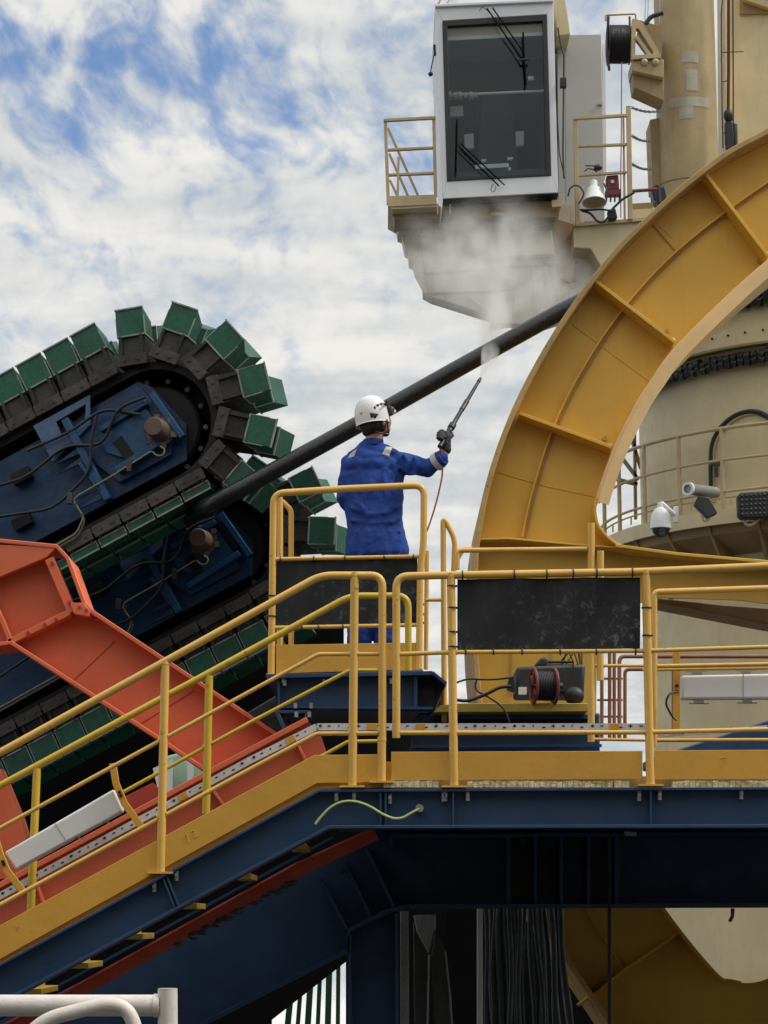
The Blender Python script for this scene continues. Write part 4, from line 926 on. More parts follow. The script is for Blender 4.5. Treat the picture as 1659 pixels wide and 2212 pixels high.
tag(MB().ptube([(1395, 52), (1405, 36), (1432, 28)], 5, 28.3, 10, 10).build('hose', 'seal'), 'black curved hose over the winch bracket', 'hose')
for x in (1393, 1399, 1424): tag(MB().ptube([(x+3, -60), (x, 50)], 1.0, 28.5, 6).build('wire_rope', 'steel'), 'thin wire rope running up from the winch bracket', 'wire rope', 'wire ropes above the winch bracket')

# ================================================================== CAB
YK = 25.5
t = thing('crane_cab', Pt(1080, 425, YK), 'white crane operator cab with one tall tinted front window, top centre', 'crane cab')
fo = [(940, 15), (1195, 3), (1206, 416), (957, 429)]; fi = [(956, 45), (1181, 31), (1190, 379), (966, 391)]
MB().frame(fo, fi, YK, .10).build('front_frame', 'cab_white', t, .008)
MB().prism([(957, 429.5), (1206, 416.5), (1206, 420), (957, 433)], YK+.02, 1.9).build('floor', 'black_steel', t)
MB().prism([(940, 15), (944, 15), (961, 428), (957, 428)], YK+.102, 1.8).build('side_wall', 'cab_white', t)
MB().prism([(1190, 5), (1195, 5), (1206, 416), (1201, 416)], YK+.102, 1.8).build('side_wall', 'cabinet', t)
MB().prism([(940, 8), (1195, -4), (1196, 3), (940, 15)], YK-.04, 2.0).build('roof', 'cab_white', t, .01)
MB().prism([(944, 15), (1191, 4), (1202, 416), (960, 428)], YK+1.8, .05).build('rear_wall', 'dark_plastic', t)
MB().prism([(1197, -10), (1221, -10), (1232, 74), (1203, 78)], YK+.6, .6).build('side_fairing', 'cream', t, .01)
go = [(966, 56), (1172, 45), (1180, 373), (975, 384)]
sl = MB().frame(fi, go, YK-.015, .06).build('window_seal', 'seal', t, .004)
MB().prism(go, YK+.03, .012).build('window_glass', 'glass', t)
# inside the cab
MB().prism([(960, 50), (1180, 39), (1180, 72), (960, 84)], YK+.07, .02).build('sun_blind', 'cream', t)
MB().prism([(962, 80), (1180, 69), (1180, 76), (963, 88)], YK+.06, .03).build('blind_bar', 'cab_white', t)
MB().ptube([(966, 206), (1190, 196)], 3.2, YK+.25, 10).build('grab_bar', 'white', t)
for x, r_ in ((968, 9), (980, 8), (990, 9), (1002, 7), (1014, 9), (1024, 6)): MB().ptube([(x, 207), (x+8, 206.5)], r_, YK+.22, 12).build('bar_collar', 'cabinet', t)
b = MB(); b.prism([(1035, 200), (1110, 196), (1122, 290), (1128, 400), (1020, 404), (1028, 290)], YK+1.2, .25); b.build('operator_seat', 'dark_plastic', t, .05)
for q, mt in ((((1026, 356), (1099, 352), (1100, 361), (1027, 365)), 'white'), (((1040, 344), (1050, 343), (1050, 348), (1040, 349)), 'white'), (((1096, 340), (1108, 339), (1108, 344), (1096, 345)), 'white'),
              (((1097, 362), (1104, 361), (1102, 376), (1098, 376)), 'white'), (((972, 230), (1000, 228), (1001, 250), (973, 252)), 'cabinet'), (((1003, 290), (1023, 288), (1024, 320), (1004, 322)), 'cabinet'),
              (((1114, 284), (1132, 282), (1132, 314), (1115, 316)), 'cabinet'), (((1140, 164), (1152, 164), (1154, 172), (1142, 172)), 'white'), (((990, 372), (1180, 364), (1180, 386), (990, 392)), 'dark_plastic')):
    MB().prism(list(q), YK+.16 if mt != 'cabinet' else YK+.3, .05).build('control_panel', mt, t, .004)
# wipers
def wiper(pts, blade, loop):
    w = MB(); w.ptube(pts[0], 1.6, YK-.07, 8); w.ptube(pts[1], 1.6, YK-.07, 8); o = w.build('wiper_arm', 'void', t)
    MB().ptube(blade, 2.0, YK-.06, 8).build('wiper_blade', 'void', o)
    MB().ptube(loop, .8, YK-.07, 6, 6).build('washer_hose', 'seal', o)
wiper(([(1052, 18), (1128, 130)], [(1064, 17), (1130, 112)]), [(1130, 70), (1132, 125), (1136, 184)], [(1036, 24), (1041, 14), (1050, 20), (1060, 30)])
wiper(([(987, 312), (1078, 402)], [(995, 310), (1090, 400)]), [(987, 258), (986, 312), (984, 372)], [(1066, 398), (1060, 405), (1062, 416), (1070, 412), (1071, 402)])
MB().ptube([(1124, 130), (1142, 128)], 3, YK-.07, 8).build('wiper_joint', 'seal', t)
MB().ptube([(1205, 60), (1210, 90), (1218, 120), (1216, 330), (1218, 385)], 1.8, YK-.05, 8, 4).build('door_bar', 'seal', t)
MB().ptube([(1204, 250), (1208, 330), (1220, 386)], 1.2, YK-.05, 8, 4).build('door_bar', 'seal', t)
MB().prism([(1210, 167), (1224, 167), (1224, 187), (1210, 187)], YK-.08, .08).build('door_latch', 'seal', t, .005)
MB().prism([(936, 96), (941, 96), (942, 116), (937, 116)], YK+.1, .08).build('mirror_mount', 'seal', t)
MB().ptube([(938, 116), (931, 150), (930, 160)], 1.4, YK+.1, 6).build('mirror_arm', 'seal', t)
MB().ball(Pt(930, 160, YK+.1), .03).build('mirror_knob', 'seal', t)
for (a, c) in (((950, 10), (950, -40)), ((965, 8), (985, -20)), ((1100, 0), (1100, -30)), ((946, 8), (960, -10)), ((1120, 0), (1180, -10))): MB().ptube([a, c], 1.8, YK+.3, 6).build('roof_rail', 'cream_edge', t)

# grey cabinet beside the cab
t = thing('equipment_cabinet', Pt(1260, 474, YK+1.2), 'tall light grey cabinet standing right of the crane cab', 'cabinet')
MB().prism([(1204, 78), (1219, 75), (1222, 474), (1207, 440)], YK+1.0, .9).build('side_panel', 'cabinet', t)
MB().prism([(1219, 75), (1300, 73), (1306, 474), (1222, 475)], YK+1.1, .9).build('door_panel', 'cabinet', t, .012)
MB().prism([(1301, 94), (1307, 94), (1310, 375), (1304, 375)], YK+1.5, .4).build('edge_strip', 'white', t)
MB().prism([(1222, 455), (1306, 452), (1306, 476), (1222, 478)], YK+1.05, .05).build('plinth', 'cabinet', t)
MB().box(Pt(1296, 224, YK+1.08), (.06, .04, .03)).build('handle', 'cabinet', t)
# ---- cab platform / underside structure
t = thing('cab_platform', Pt(1050, 690, YK), 'sooty cream stepped platform structure carrying the crane cab', 'platform')
steps = [(843, 455), (849, 472), (850, 484), (857, 488), (859, 504), (868, 508), (871, 522), (875, 538), (881, 541), (884, 562), (893, 566), (896, 580), (906, 598), (913, 612), (914, 630), (922, 634), (932, 640), (1060, 680), (1061, 698), (1104, 692), (1160, 704), (1300, 660), (1330, 600), (1300, 540), (1240, 440), (1100, 440)]
MB().prism(steps, YK+.9, .35).build('hull', 'grime_cream', t)
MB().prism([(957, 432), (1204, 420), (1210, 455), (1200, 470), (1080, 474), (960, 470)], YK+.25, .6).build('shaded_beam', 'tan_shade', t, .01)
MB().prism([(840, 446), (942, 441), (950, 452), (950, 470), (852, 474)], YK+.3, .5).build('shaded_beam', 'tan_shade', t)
MB().prism([(851, 476), (948, 470), (952, 508), (862, 500)], YK+.75, .15).build('panel', 'grime_cream', t)
MB().prism([(1010, 478), (1188, 471), (1198, 548), (1030, 558)], YK+.75, .15).build('panel', 'cream', t, .01)
MB().prism([(1196, 471), (1240, 485), (1244, 620), (1210, 600)], YK+.85, .05).build('panel', 'tan_shade', t)
MB().prism([(1010, 640), (1250, 610), (1290, 640), (1140, 700), (1064, 696), (1060, 678)], YK+.8, .1).build('panel', 'grime_cream', t)
for x, y, w in ((1070, 463, 12), (1083, 463, 8)): MB().ball(Pt(x, y, YK+.24), w*mpp(YK), (1, .5, .5)).build('boss', 'cream', t)
for x in (1192,): MB().prism([(x, 432), (x+22, 430), (x+20, 446), (x, 447)], YK+.1, .1).build('hinge', 'cream_edge', t)
for x in (944, 971): MB().prism([(x, 440), (x+3, 440), (x+3, 462), (x, 462)], YK+.1, .05).build('lug', 'cream_edge', t)
MB().band([(916, 590), (1246, 566)], 3, YK+.86, .04).build('seam', 'tan_shade', t)
MB().band([(930, 632), (1230, 625)], 3, YK+.86, .04).build('seam', 'tan_shade', t)
for a in ([(1100, 640), (1102, 700)], [(1175, 560), (1180, 690)], [(905, 505), (925, 634)]): MB().band(a, 2.5, YK+.86, .04).build('seam', 'tan_shade', t)
# left balcony
t = thing('railing', Pt(885, 440, YK), 'small tan balcony railing at the left side of the crane cab', 'railing')
def bars(t, lst, Y, mat='cream_edge', nm='bar'):
    for a, c, w in lst: MB().band([a, c], w, Y, .05).build(nm, mat, t, .004)
bars(t, [((829, 259), (941, 253), 6)], YK+.1, nm='top_rail'); bars(t, [((832, 257), (839, 441), 7), ((937, 254), (941, 424), 7), ((861, 338), (859, 424), 5)], YK+.12, nm='post')
bars(t, [((836, 323), (938, 318), 5), ((838, 377), (939, 373), 5)], YK+.13, nm='mid_rail')
bars(t, [((838, 276), (903, 421), 4.5), ((841, 331), (881, 421), 4.5), ((842, 388), (858, 421), 4)], YK+.6, nm='stair_rail')
MB().prism([(835, 424), (942, 420), (944, 441), (838, 446)], YK+.08, .04).build('toe_board', 'cream_edge', t)
MB().prism([(838, 446), (944, 441), (952, 446), (848, 452)], YK+.1, .9).build('floor', 'cream', t)
# right balcony
t = thing('railing', Pt(1300, 480, YK+.3), 'tan guard railing right of the grey cabinet, with the horn speaker behind', 'railing')
bars(t, [((1239, 255), (1354, 248), 6)], YK+.4, nm='top_rail'); bars(t, [((1243, 254), (1248, 487), 9), ((1358, 228), (1362, 474), 10)], YK+.42, nm='post')
bars(t, [((1247, 315), (1354, 311), 5), ((1247, 378), (1354, 371), 5)], YK+.45, nm='mid_rail')
bars(t, [((1347, 250), (1350, 474), 4)], YK+.5, nm='post')
t = thing('side_platform', Pt(1300, 540, YK+.5), 'rust streaked cream platform edge below the horn speaker', 'platform')
MB().prism([(1239, 489), (1420, 474), (1420, 560), (1330, 560), (1300, 580), (1276, 537), (1239, 535)], YK+.5, 1.6).build('fascia', 'cream', t, .01)
MB().prism([(1239, 482), (1420, 468), (1420, 474), (1239, 489)], YK+.45, 1.8).build('floor', 'cream_edge', t)
MB().prism([(1362, 440), (1410, 437), (1412, 452), (1362, 455)], YK+1.2, .3).build('rear_beam', 'tan_shade', t)
MB().prism([(1364, 453), (1440, 448), (1440, 480), (1364, 484)], YK+1.1, .3).build('rear_plate', 'cream', t)
MB().prism([(1274, 536), (1320, 532), (1324, 590), (1304, 584)], YK+.9, .8).build('lower_bracket', 'cream', t)
# horn speaker
t = thing('horn_speaker', Pt(1284, 440, YK+.35), 'white bell shaped horn speaker facing down on the guard railing', 'speaker')
c = Pt(1284, 438, YK+.3); m2 = mpp(YK, 430); tilt = Euler((R(-14), 0, 0)).to_matrix()
MB().lathe(c, [(24*m2, 2*m2), (26*m2, -1*m2), (27*m2, 0), (24*m2, 8*m2), (18*m2, 24*m2), (14*m2, 36*m2), (9*m2, 40*m2), (9*m2, 54*m2), (6*m2, 57*m2), (.001, 57*m2)], 28, M3=tilt).build('bell', 'white', t)
MB().lathe(c, [(.001, 12*m2), (8*m2, 12*m2), (22*m2, 3*m2), (24*m2, 1.5*m2)], 28, M3=tilt).build('mouth', 'cream_edge', t)
MB().ptube([(1304, 396), (1312, 412), (1308, 432)], 2, YK+.25, 8, 5).build('bracket', 'seal', t)
MB().ptube([(1227, 424), (1230, 408), (1240, 400), (1252, 402), (1262, 416), (1258, 428), (1250, 440)], 1.8, YK+.2, 8, 6).build('cable', 'seal', t)
t = thing('spotlight', Pt(1288, 370, YK+.3), 'small black spotlight on the guard railing above the horn', 'spotlight')
b = MB(); b.ball(Pt(1292, 362, YK+.3), 8*m2, (1.2, 1, .9)); b.build('head', 'seal', t)
MB().ptube([(1264, 358), (1284, 358)], 1.4, YK+.3, 6).build('visor', 'seal', t); MB().ptube([(1262, 371), (1270, 364), (1282, 366), (1290, 372)], 1.4, YK+.3, 6).build('bracket', 'seal', t)
t = thing('alarm_box', Pt(1322, 410, YK+.6), 'maroon alarm box with a pale button, right of the horn speaker', 'box')
MB().prism([(1310, 379), (1336, 377), (1338, 408), (1311, 410)], YK+.5, .15).build('body', 'maroon', t, .012)
MB().tube([Pt(1323, 392, YK+.5), Pt(1323, 392, YK+.46)], 4*m2, 12).build('button', 'white', t)
MB().prism([(1308, 410), (1340, 408), (1342, 420), (1308, 421)], YK+.5, .12).build('bracket', 'maroon', t)
for x in (1309, 1318, 1327, 1337): MB().prism([(x, 420), (x+3, 420), (x+3, 434), (x, 434)], YK+.52, .05).build('foot', 'seal', t)
tag(MB().ptube([(1256, 455), (1275, 460), (1290, 478), (1302, 482), (1314, 470), (1322, 452), (1345, 430), (1370, 416)], 2.6, YK+.3, 10, 8).build('hose', 'seal'), 'thick black cable drooping below the horn speaker', 'cable')
tag(MB().ptube([(1252, 453), (1275, 454), (1300, 452), (1324, 456)], 2.2, YK+.28, 8, 8).build('cable', 'seal'), 'black cable running level under the horn speaker mouth', 'cable')
tag(MB().prism([(1313, 452), (1330, 450), (1334, 470), (1316, 474)], YK+.35, .15).build('junction_box', 'seal', None, .01), 'small black junction box below the alarm box', 'box')
tag(MB().ptube([(1364, 413), (1420, 409)], 4, YK+1.0, 8).build('pipe', 'maroon'), 'short dark red pipe between guard post and crane column', 'pipe')
b = MB(); b.prism([(1408, 408), (1436, 402), (1440, 425), (1428, 446), (1412, 430)], YK+1.6, .25); b.ptube([(1420, 400), (1424, 440)], 6, YK+1.5); tag(b.build('valve', 'seal', None, .01), 'black valve at the foot of the crane column, by the short red pipe', 'valve')
for k, (a, c, lb) in enumerate((((1363, 232), (1428, 240), 'top chain from guard post to crane column'), ((1363, 292), (1406, 304), 'middle chain from guard post to brown panel'), ((1363, 353), (1408, 365), 'lowest chain from guard post to brown panel'))):
    b = MB(); n = 14
    for i in range(n):
        s = (i+.5)/n; x = a[0]+(c[0]-a[0])*s; y = a[1]+(c[1]-a[1])*s+5*math.sin(math.pi*s); p = Pt(x, y, YK+.5+s*2.5)
        q = Pt(x+2, y+.4, YK+.5+s*2.5); d = (q-p).normalized(); u = Vector((0, 1, 0)) if i % 2 else Vector((0, 0, 1))
        b.tube([p+d*.032*math.cos(w)+u*.014*math.sin(w) for w in [j*.785 for j in range(8)]], .0055, 6, close=True)
    tag(b.build('chain', 'chain_steel'), lb, 'chain', 'chains beside the crane column')

# ================================================================== PRESSURE WASHER + HOSE REEL
t = thing('pressure_washer', Pt(1180, 1519, 13.3), 'dark grey pressure washer unit standing behind the red reel under the centre mat', 'pressure washer')
MB().prism([(1115, 1440), (1265, 1434), (1262, 1500), (1116, 1500)], 13.3, .4).build('body', 'dark_plastic', t, .02)
MB().prism([(1152, 1440), (1168, 1420), (1184, 1418), (1184, 1440)], 13.35, .3).build('motor_cowl', 'dark_plastic', t, .015)
MB().ball(Pt(1240, 1503, 13.25), .062, (1, .8, .9)).build('filter_bowl', 'seal', t)
for y in (1430, 1437): MB().ptube([(1184, y), (1240, y)], 3, 13.4, 8).build('pipe', 'seal', t)
MB().prism([(1112, 1465), (1100, 1462), (1096, 1488), (1112, 1494)], 13.3, .1).build('inlet', 'seal', t, .005)
MB().prism([(1120, 1484), (1138, 1484), (1138, 1500), (1120, 1500)], 13.28, .02).build('sticker', 'white', t)
b = MB()
for k in range(9):
    x = 1232+random.uniform(-12, 26); b.ptube([(x, 1410), (x+random.uniform(-20, 20), 1432+random.uniform(-6, 14)), (x+random.uniform(-10, 20), 1470)], 1.6, 13.4+random.uniform(-.1, .1), 6, 10)
b.build('wiring', 'seal', t)
t = thing('hose_reel', Pt(1175, 1518, 13.1), 'small hose reel with red rims and black hose, below the centre mat', 'hose reel')
Rx = Matrix(((0, 0, 1), (0, 1, 0), (-1, 0, 0))); mm = mpp(13.1, 1480); tl = Matrix.Rotation(R(9), 3, 'Z') @ Rx
cR = Pt(1176, 1482, 13.1)
for s in (-24, 22):
    ring = [cR+tl @ V(math.cos(a)*37*mm, math.sin(a)*37*mm, s*mm) for a in [i*.2618 for i in range(24)]]
    b = MB(); b.tube(ring, 3.4*mm, 8, close=True)
    for k in range(4):
        a = k*.785; d = tl @ V(math.cos(a)*36*mm, math.sin(a)*36*mm, 0); o_ = cR+tl @ V(0, 0, s*mm); b.tube([o_-d, o_+d], 2.2*mm, 6)
    b.build('rim', 'red', t)
b = MB()
for k in range(11):
    for lay in (25, 30): 
        ring = [cR+tl @ V(math.cos(a)*lay*mm, math.sin(a)*lay*mm, (-19+k*3.6+(lay-25)*.3)*mm) for a in [i*.2618 for i in range(24)]]; b.tube(ring, 2.2*mm, 6, close=True)
b.build('wound_hose', 'seal', t)
MB().tube([cR+tl @ V(0, 0, -30*mm), cR+tl @ V(0, 0, 40*mm)], 8*mm, 10).build('axle', 'dark_plastic', t)
for pts, lb in (([(985, 1512), (1010, 1515), (1050, 1500), (1080, 1484), (1105, 1483)], 'thick black hose entering the pressure washer, lower of two'), ([(985, 1475), (1010, 1466), (1060, 1469), (1110, 1463)], 'thin black hose entering the pressure washer, upper of two'),
               ([(1030, 1466), (1025, 1490), (1060, 1508), (1090, 1530), (1100, 1560)], 'thin black cable hanging down over the machine skid')):
    tag(MB().ptube(pts, 3.8 if 'thick' in lb else 2.2, 13.0, 10, 25).build('hose', 'seal'), lb, 'hose')

# ================================================================== WHITE FOREGROUND RAIL
YW = 4.6
t = thing('railing', Pt(200, 2260, YW), 'worn white tubular railing in the foreground, bottom left corner', 'railing')
b = MB(); b.tube([Pt(-200, 2172, YW), Pt(345, 2172, YW)], 22*mpp(YW), 24); b.build('top_rail', 'white_worn', t)
b = MB(); b.tube([Pt(362, 2136, YW), Pt(364, 2400, YW)], 20.5*mpp(YW), 24); b.lathe(Pt(362, 2136, YW), [(0.0001, .0015), (20*mpp(YW), .001)], 24); b.build('post', 'white_worn', t)
b = MB(); b.tube([Pt(332, 2172, YW), Pt(343, 2172, YW)], 24*mpp(YW), 24); b.build('weld_collar', 'white_worn', t)
b = MB(); b.tube([Pt(40, 2260, YW-.35), Pt(95, 2202, YW-.35), Pt(230, 2168, YW-.35), Pt(272, 2176, YW-.35), Pt(292, 2215, YW-.35), Pt(300, 2300, YW-.35)], 14*mpp(YW), 20, .04); b.build('loop_rail', 'white_worn', t)

#PERSON
exec_person = True
YB = 13.9
def build_person():
    t = thing('person', Pt(805, 1474, YB), 'person in blue coverall and white helmet, seen from behind, aiming a pressure lance upward', 'person')
    S = mpp(YB, 1150)
    def P3(px, py, dy=0): return Pt(px, py, YB+dy)
    def cap(b, p, q, r1, r2, n=5, sy=1.0):
        for i in range(n+1):
            s = i/n; c = p.lerp(q, s); r = r1+(r2-r1)*s; b.ball(c, r, (1, sy, 1), 16, 10)
    def rem(o, vox, sm=4, disp=0.0, dsc=.08):
        m = o.modifiers.new('remesh', 'REMESH'); m.mode = 'VOXEL'; m.voxel_size = vox; m.use_smooth_shade = True
        s = o.modifiers.new('smooth', 'SMOOTH'); s.iterations = sm; s.factor = .5
        if disp:
            tx = bpy.data.textures.new('folds', 'CLOUDS'); tx.noise_scale = dsc; tx.noise_depth = 3
            d = o.modifiers.new('folds', 'DISPLACE'); d.texture = tx; d.strength = disp; d.mid_level = .5; d.texture_coords = 'LOCAL'
        return o
    # body (skin): head, neck, forearm
    b = MB()
    hc = P3(812, 905, -.0)
    b.ball(hc, .088, (.92, 1.08, 1.12)); b.ball(P3(825, 912, .01), .062, (1, .9, 1.2)); b.ball(P3(829, 926, .01), .045, (1, .8, 1))   # skull, face to the right, jaw
    b.ball(P3(840, 912, .04), .014, (1.4, .8, 1)); b.ball(P3(838, 921, .04), .012, (1, 1, .6)); b.ball(P3(838, 926, .04), .012, (1, 1, .5))
    cap(b, P3(812, 925, .01), P3(806, 965, .02), .055, .062)
    b.ball(P3(829, 912, -.085), .016, (.8, .45, 1.6))      # ear
    cap(b, P3(806, 965, .02), P3(806, 1180, .02), .06, .06, 8); cap(b, P3(806, 1000, .02), P3(862, 992, .02), .04, .04); cap(b, P3(862, 992, .02), P3(923, 1011, -.06), .04, .035)
    cap(b, P3(923, 1011, -.06), P3(955, 990, -.12), .035, .03); cap(b, P3(955, 990, -.12), P3(962, 968, -.12), .033, .030)
    rem(b.build('body', 'skin', t), .006, 3)
    hb = MB(); hb.ball(P3(806, 918, -.012), .090, (1.0, 1.02, .75)); hb.ball(P3(800, 934, 0), .055, (1, 1, .6)); rem(hb.build('hair', 'hair', t), .008, 3)
    bd = MB(); bd.ball(P3(836, 929, .01), .028, (.6, 1, 1.3)); bd.ball(P3(833, 938, .01), .024, (1, 1, .7)); rem(bd.build('beard', 'hair', t), .006, 2)
    # coverall
    b = MB()
    def ell(px, py, w, dep, dy=0, h=.09): b.ball(P3(px, py, dy), 1.0, (w*S, dep, h), 24, 14)
    ell(800, 968, 30, .075, .02, .06)
    ell(808, 972, 44, .085, .02, .042); ell(826, 980, 40, .10, .02, .045); ell(785, 982, 36, .10, .02, .045); ell(804, 992, 58, .115, .02, .06); ell(803, 1008, 68, .125, .02, .08)
    prof = [(803, 1030, 71, .125), (804, 1060, 69, .128), (806, 1090, 65, .125), (808, 1118, 61, .12), (811, 1140, 61, .12), (814, 1165, 66, .13), (816, 1190, 69, .135), (815, 1200, 68, .132)]
    for (p0, p1) in zip(prof[:-1], prof[1:]):
        for q in range(5): a_ = [p0[i]+(p1[i]-p0[i])*q/5 for i in range(4)]; ell(a_[0], a_[1], a_[2]*1.01, a_[3], .02, .05)
    for (x, y, w, dp) in ((803, 1030, 70, .125), (804, 1060, 69, .13), (806, 1090, 68, .13), (808, 1118, 64, .125), (811, 1140, 62, .122), (813, 1165, 66, .13), (816, 1190, 69, .135), (817, 1215, 70, .14), (816, 1235, 68, .135))[:0]:
        ell(x, y, w, dp, .02, .085)
    # legs
    for (lx, kx, fx) in ((785, 779, 770), (845, 838, 828)):
        cap(b, P3(lx, 1185, .03), P3(lx-2, 1240, .01), .098, .108, 5); cap(b, P3(lx-2, 1240, .01), P3(kx, 1345, .0), .105, .085, 7); cap(b, P3(kx, 1345, .0), P3(fx, 1455, .03), .085, .078, 6)
    # cloth folds: long ridges lying on the cloth, fused into it
    def fold(pts, r0, r1):
        for (p, q) in zip(pts[:-1], pts[1:]): cap(b, P3(*p), P3(*q), r0, r1, 5)
    for pts, r0 in (([(772, 992, -.070), (781, 1030, -.088), (779, 1062, -.090)], .016), ([(838, 990, -.080), (828, 1030, -.096), (832, 1066, -.092)], .017), ([(806, 1000, -.092), (803, 1040, -.098), (809, 1075, -.098)], .014),
                    ([(856, 1010, -.055), (848, 1045, -.078), (852, 1080, -.070)], .017), ([(757, 1050, -.060), (770, 1085, -.082), (790, 1104, -.092)], .016), ([(862, 1060, -.045), (846, 1094, -.078), (822, 1108, -.092)], .016),
                    ([(762, 1098, -.070), (795, 1112, -.092), (830, 1108, -.092), (862, 1094, -.055)], .017), ([(760, 1124, -.066), (800, 1130, -.094), (845, 1128, -.085), (864, 1118, -.05)], .014),
                    ([(772, 1150, -.076), (780, 1180, -.082), (776, 1215, -.09)], .015), ([(842, 1150, -.086), (834, 1185, -.088), (846, 1222, -.09)], .016), ([(864, 1150, -.06), (862, 1190, -.068), (858, 1230, -.07)], .015),
                    ([(795, 1146, -.095), (798, 1172, -.100), (808, 1188, -.095)], .013), ([(824, 1146, -.095), (820, 1172, -.100), (810, 1190, -.095)], .013),
                    ([(872, 984, -.070), (884, 1000, -.085), (880, 1020, -.070)], .013), ([(894, 988, -.095), (902, 1004, -.105), (898, 1024, -.085)], .012), ([(913, 992, -.100), (917, 1008, -.116), (925, 1024, -.100)], .012),
                    ([(866, 1012, -.050), (880, 1022, -.060), (905, 1026, -.080)], .013), ([(748, 1020, -.030), (740, 1050, -.030), (748, 1085, -.02)], .014)):
        fold(pts, r0, r0*.8)
    # left arm hangs, elbow bent forward (away from us)
    cap(b, P3(757, 1001, .02), P3(744, 1075, .03), .062, .058, 6); cap(b, P3(744, 1075, .03), P3(765, 1105, .26), .056, .044, 6)
    # right arm
    cap(b, P3(857, 996, .02), P3(923, 1011, -.06), .068, .060, 7); cap(b, P3(923, 1011, -.06), P3(953, 990, -.12), .058, .047, 6)
    b.ball(P3(886, 1006, -.02), .066)
    cov_ = rem(b.build('coverall', 'coverall', t), .009, 4, .022, .10)
    # collar, belt seam, pocket flaps
    cb = MB(); cb.lathe(P3(806, 957, .015), [(.062, -.02), (.072, -.02), (.066, .02), (.058, .02)], 24); cb.build('collar', 'coverall', t)
    # reflective strips
    def ribbon(pts, w, name='reflective_strip', mt='reflect'):
        bb = MB(); bb.tube(pts, w, 8); 
        return bb
    def decal(poly, name, mt, target, y0, n=6, th=.006, par=None):
        tl, tr, br, bl = [Vector(p) for p in poly]; bb = MB(); gr = []
        for i in range(n+1):
            gr.append([bb.bm.verts.new(P3(*(tl.lerp(tr, i/n).lerp(bl.lerp(br, i/n), j/n)), y0)) for j in range(n+1)])
        for i in range(n):
            for j in range(n): bb._f([gr[i][j], gr[i+1][j], gr[i+1][j+1], gr[i][j+1]], True)
        o = bb.build(name, mt, par or t); w = o.modifiers.new('w', 'SHRINKWRAP'); w.target = target; w.wrap_method = 'PROJECT'; w.use_project_y = True; w.use_project_x = False; w.use_project_z = False
        w.use_negative_direction = True; w.use_positive_direction = True; w.offset = .002
        sm = o.modifiers.new('s', 'SOLIDIFY'); sm.thickness = th; sm.offset = 0; return o
    decal([(834, 961), (848, 962), (840, 984), (824, 980)], 'reflective_strip', 'reflect', cov_, -.11, 6, .003)
    decal([(757, 975), (770, 968), (765, 984), (751, 986)], 'reflective_strip', 'reflect', cov_, -.11, 6, .003)
    d = (P3(953, 990, -.12)-P3(923, 1011, -.06)).normalized(); qm = d.to_track_quat('Z', 'Y').to_matrix()
    c0 = P3(946, 996, -.105); bb = MB(); bb.lathe(c0, [(.058, -.02), (.060, -.02), (.058, .02), (.056, .02)], 20, M3=qm); bb.build('sleeve_band', 'reflect', t)
    bb = MB(); bb.lathe(P3(954, 990, -.122), [(.052, -.015), (.054, .0), (.050, .015), (.04, .016)], 20, M3=qm); bb.build('cuff', 'coverall', t)
    # gloves with fingers round the lance grip
    def glove(cx, cy, dy, lance_dir, side):
        bb = MB(); c = P3(cx, cy, dy); L = lance_dir
        bb.ball(c, .040, (.85, .75, 1.15)); cap(bb, c+V(.0, 0, -.075), c, .036, .034, 3)
        u = L.cross(V(0, 1, 0)).normalized()
        for k in range(4):
            o_ = c+L*(.034-.022*k)
            lf = (1.0, 1.08, 1.0, .84)[k]
            chain = [o_+u*.032*1-V(0, .010, 0), o_+u*.052*lf-V(0, .026, 0)*-1, o_+u*.026*lf+V(0, .052, 0)*1, o_-u*.012+V(0, .046, 0)]
            chain = [o_-V(0, .03, 0)+u*.012, o_-V(0, .034, 0)+u*.042*lf, o_+u*.054*lf+V(0, .004, 0), o_+u*.040*lf+V(0, .034, 0)]
            for p, q in zip(chain[:-1], chain[1:]): cap(bb, p, q, .0115, .0105, 3)
        cap(bb, c-L*.01-u*.024-V(0, .01, 0), c+L*.048-u*.024-V(0, .018, 0), .014, .012, 3); cap(bb, c+L*.048-u*.024-V(0, .018, 0), c+L*.072-u*.006-V(0, .02, 0), .012, .010, 2)
        rem(bb.build('glove', 'glove', t), .0045, 2)
    a = P3(962, 945, -.12); tip = P3(1038, 817, .25); L = (tip-a).normalized()
    glove(963, 946, -.12, L, 1)
    # boots
    for x in (768, 826):
        bb = MB(); c = P3(x, 1462, .03); cap(bb, c+V(0, 0, .09), c, .06, .06, 3); cap(bb, c+V(0, 0, -.005), c+V(0, .13, -.02), .052, .045, 4, 1)
        rem(bb.build('boot', 'boot', t), .009, 3)
    # helmet
    hm = Matrix.Rotation(R(-8), 3, 'Y')
    hp = P3(803, 898, -.0); r = 37.5*S
    bb = MB(); bb.lathe(hp, [(.001, r*1.18), (r*.30, r*1.15), (r*.58, r*1.02), (r*.80, r*.78), (r*.95, r*.42), (r*1.0, r*.08), (r*1.0, -.2*r), (r*.98, -.52*r), (r*1.02, -.58*r), (r*.96, -.58*r), (r*.92, -.3*r), (r*.9, .1*r), (r*.6, r*.7), (.001, r)], 40, M3=hm @ Matrix.Diagonal(V(1, 1.12, 1)))
    hel = bb.build('helmet', 'white', t)
    def hdecal(p, name, mt): decal(p, name, mt, hel, -.12, 4, .006, hel)
    hdecal([(799, 892), (818, 894), (811, 904), (801, 903)], 'vent', 'seal')
    for (x, y, w) in ((807, 879, 4), (813, 873, 5), (820, 869, 5), (827, 867, 4), (833, 866, 3)): hdecal([(x, y), (x+w, y-2), (x+w+1, y+3), (x+2, y+4)], 'marking', 'seal')
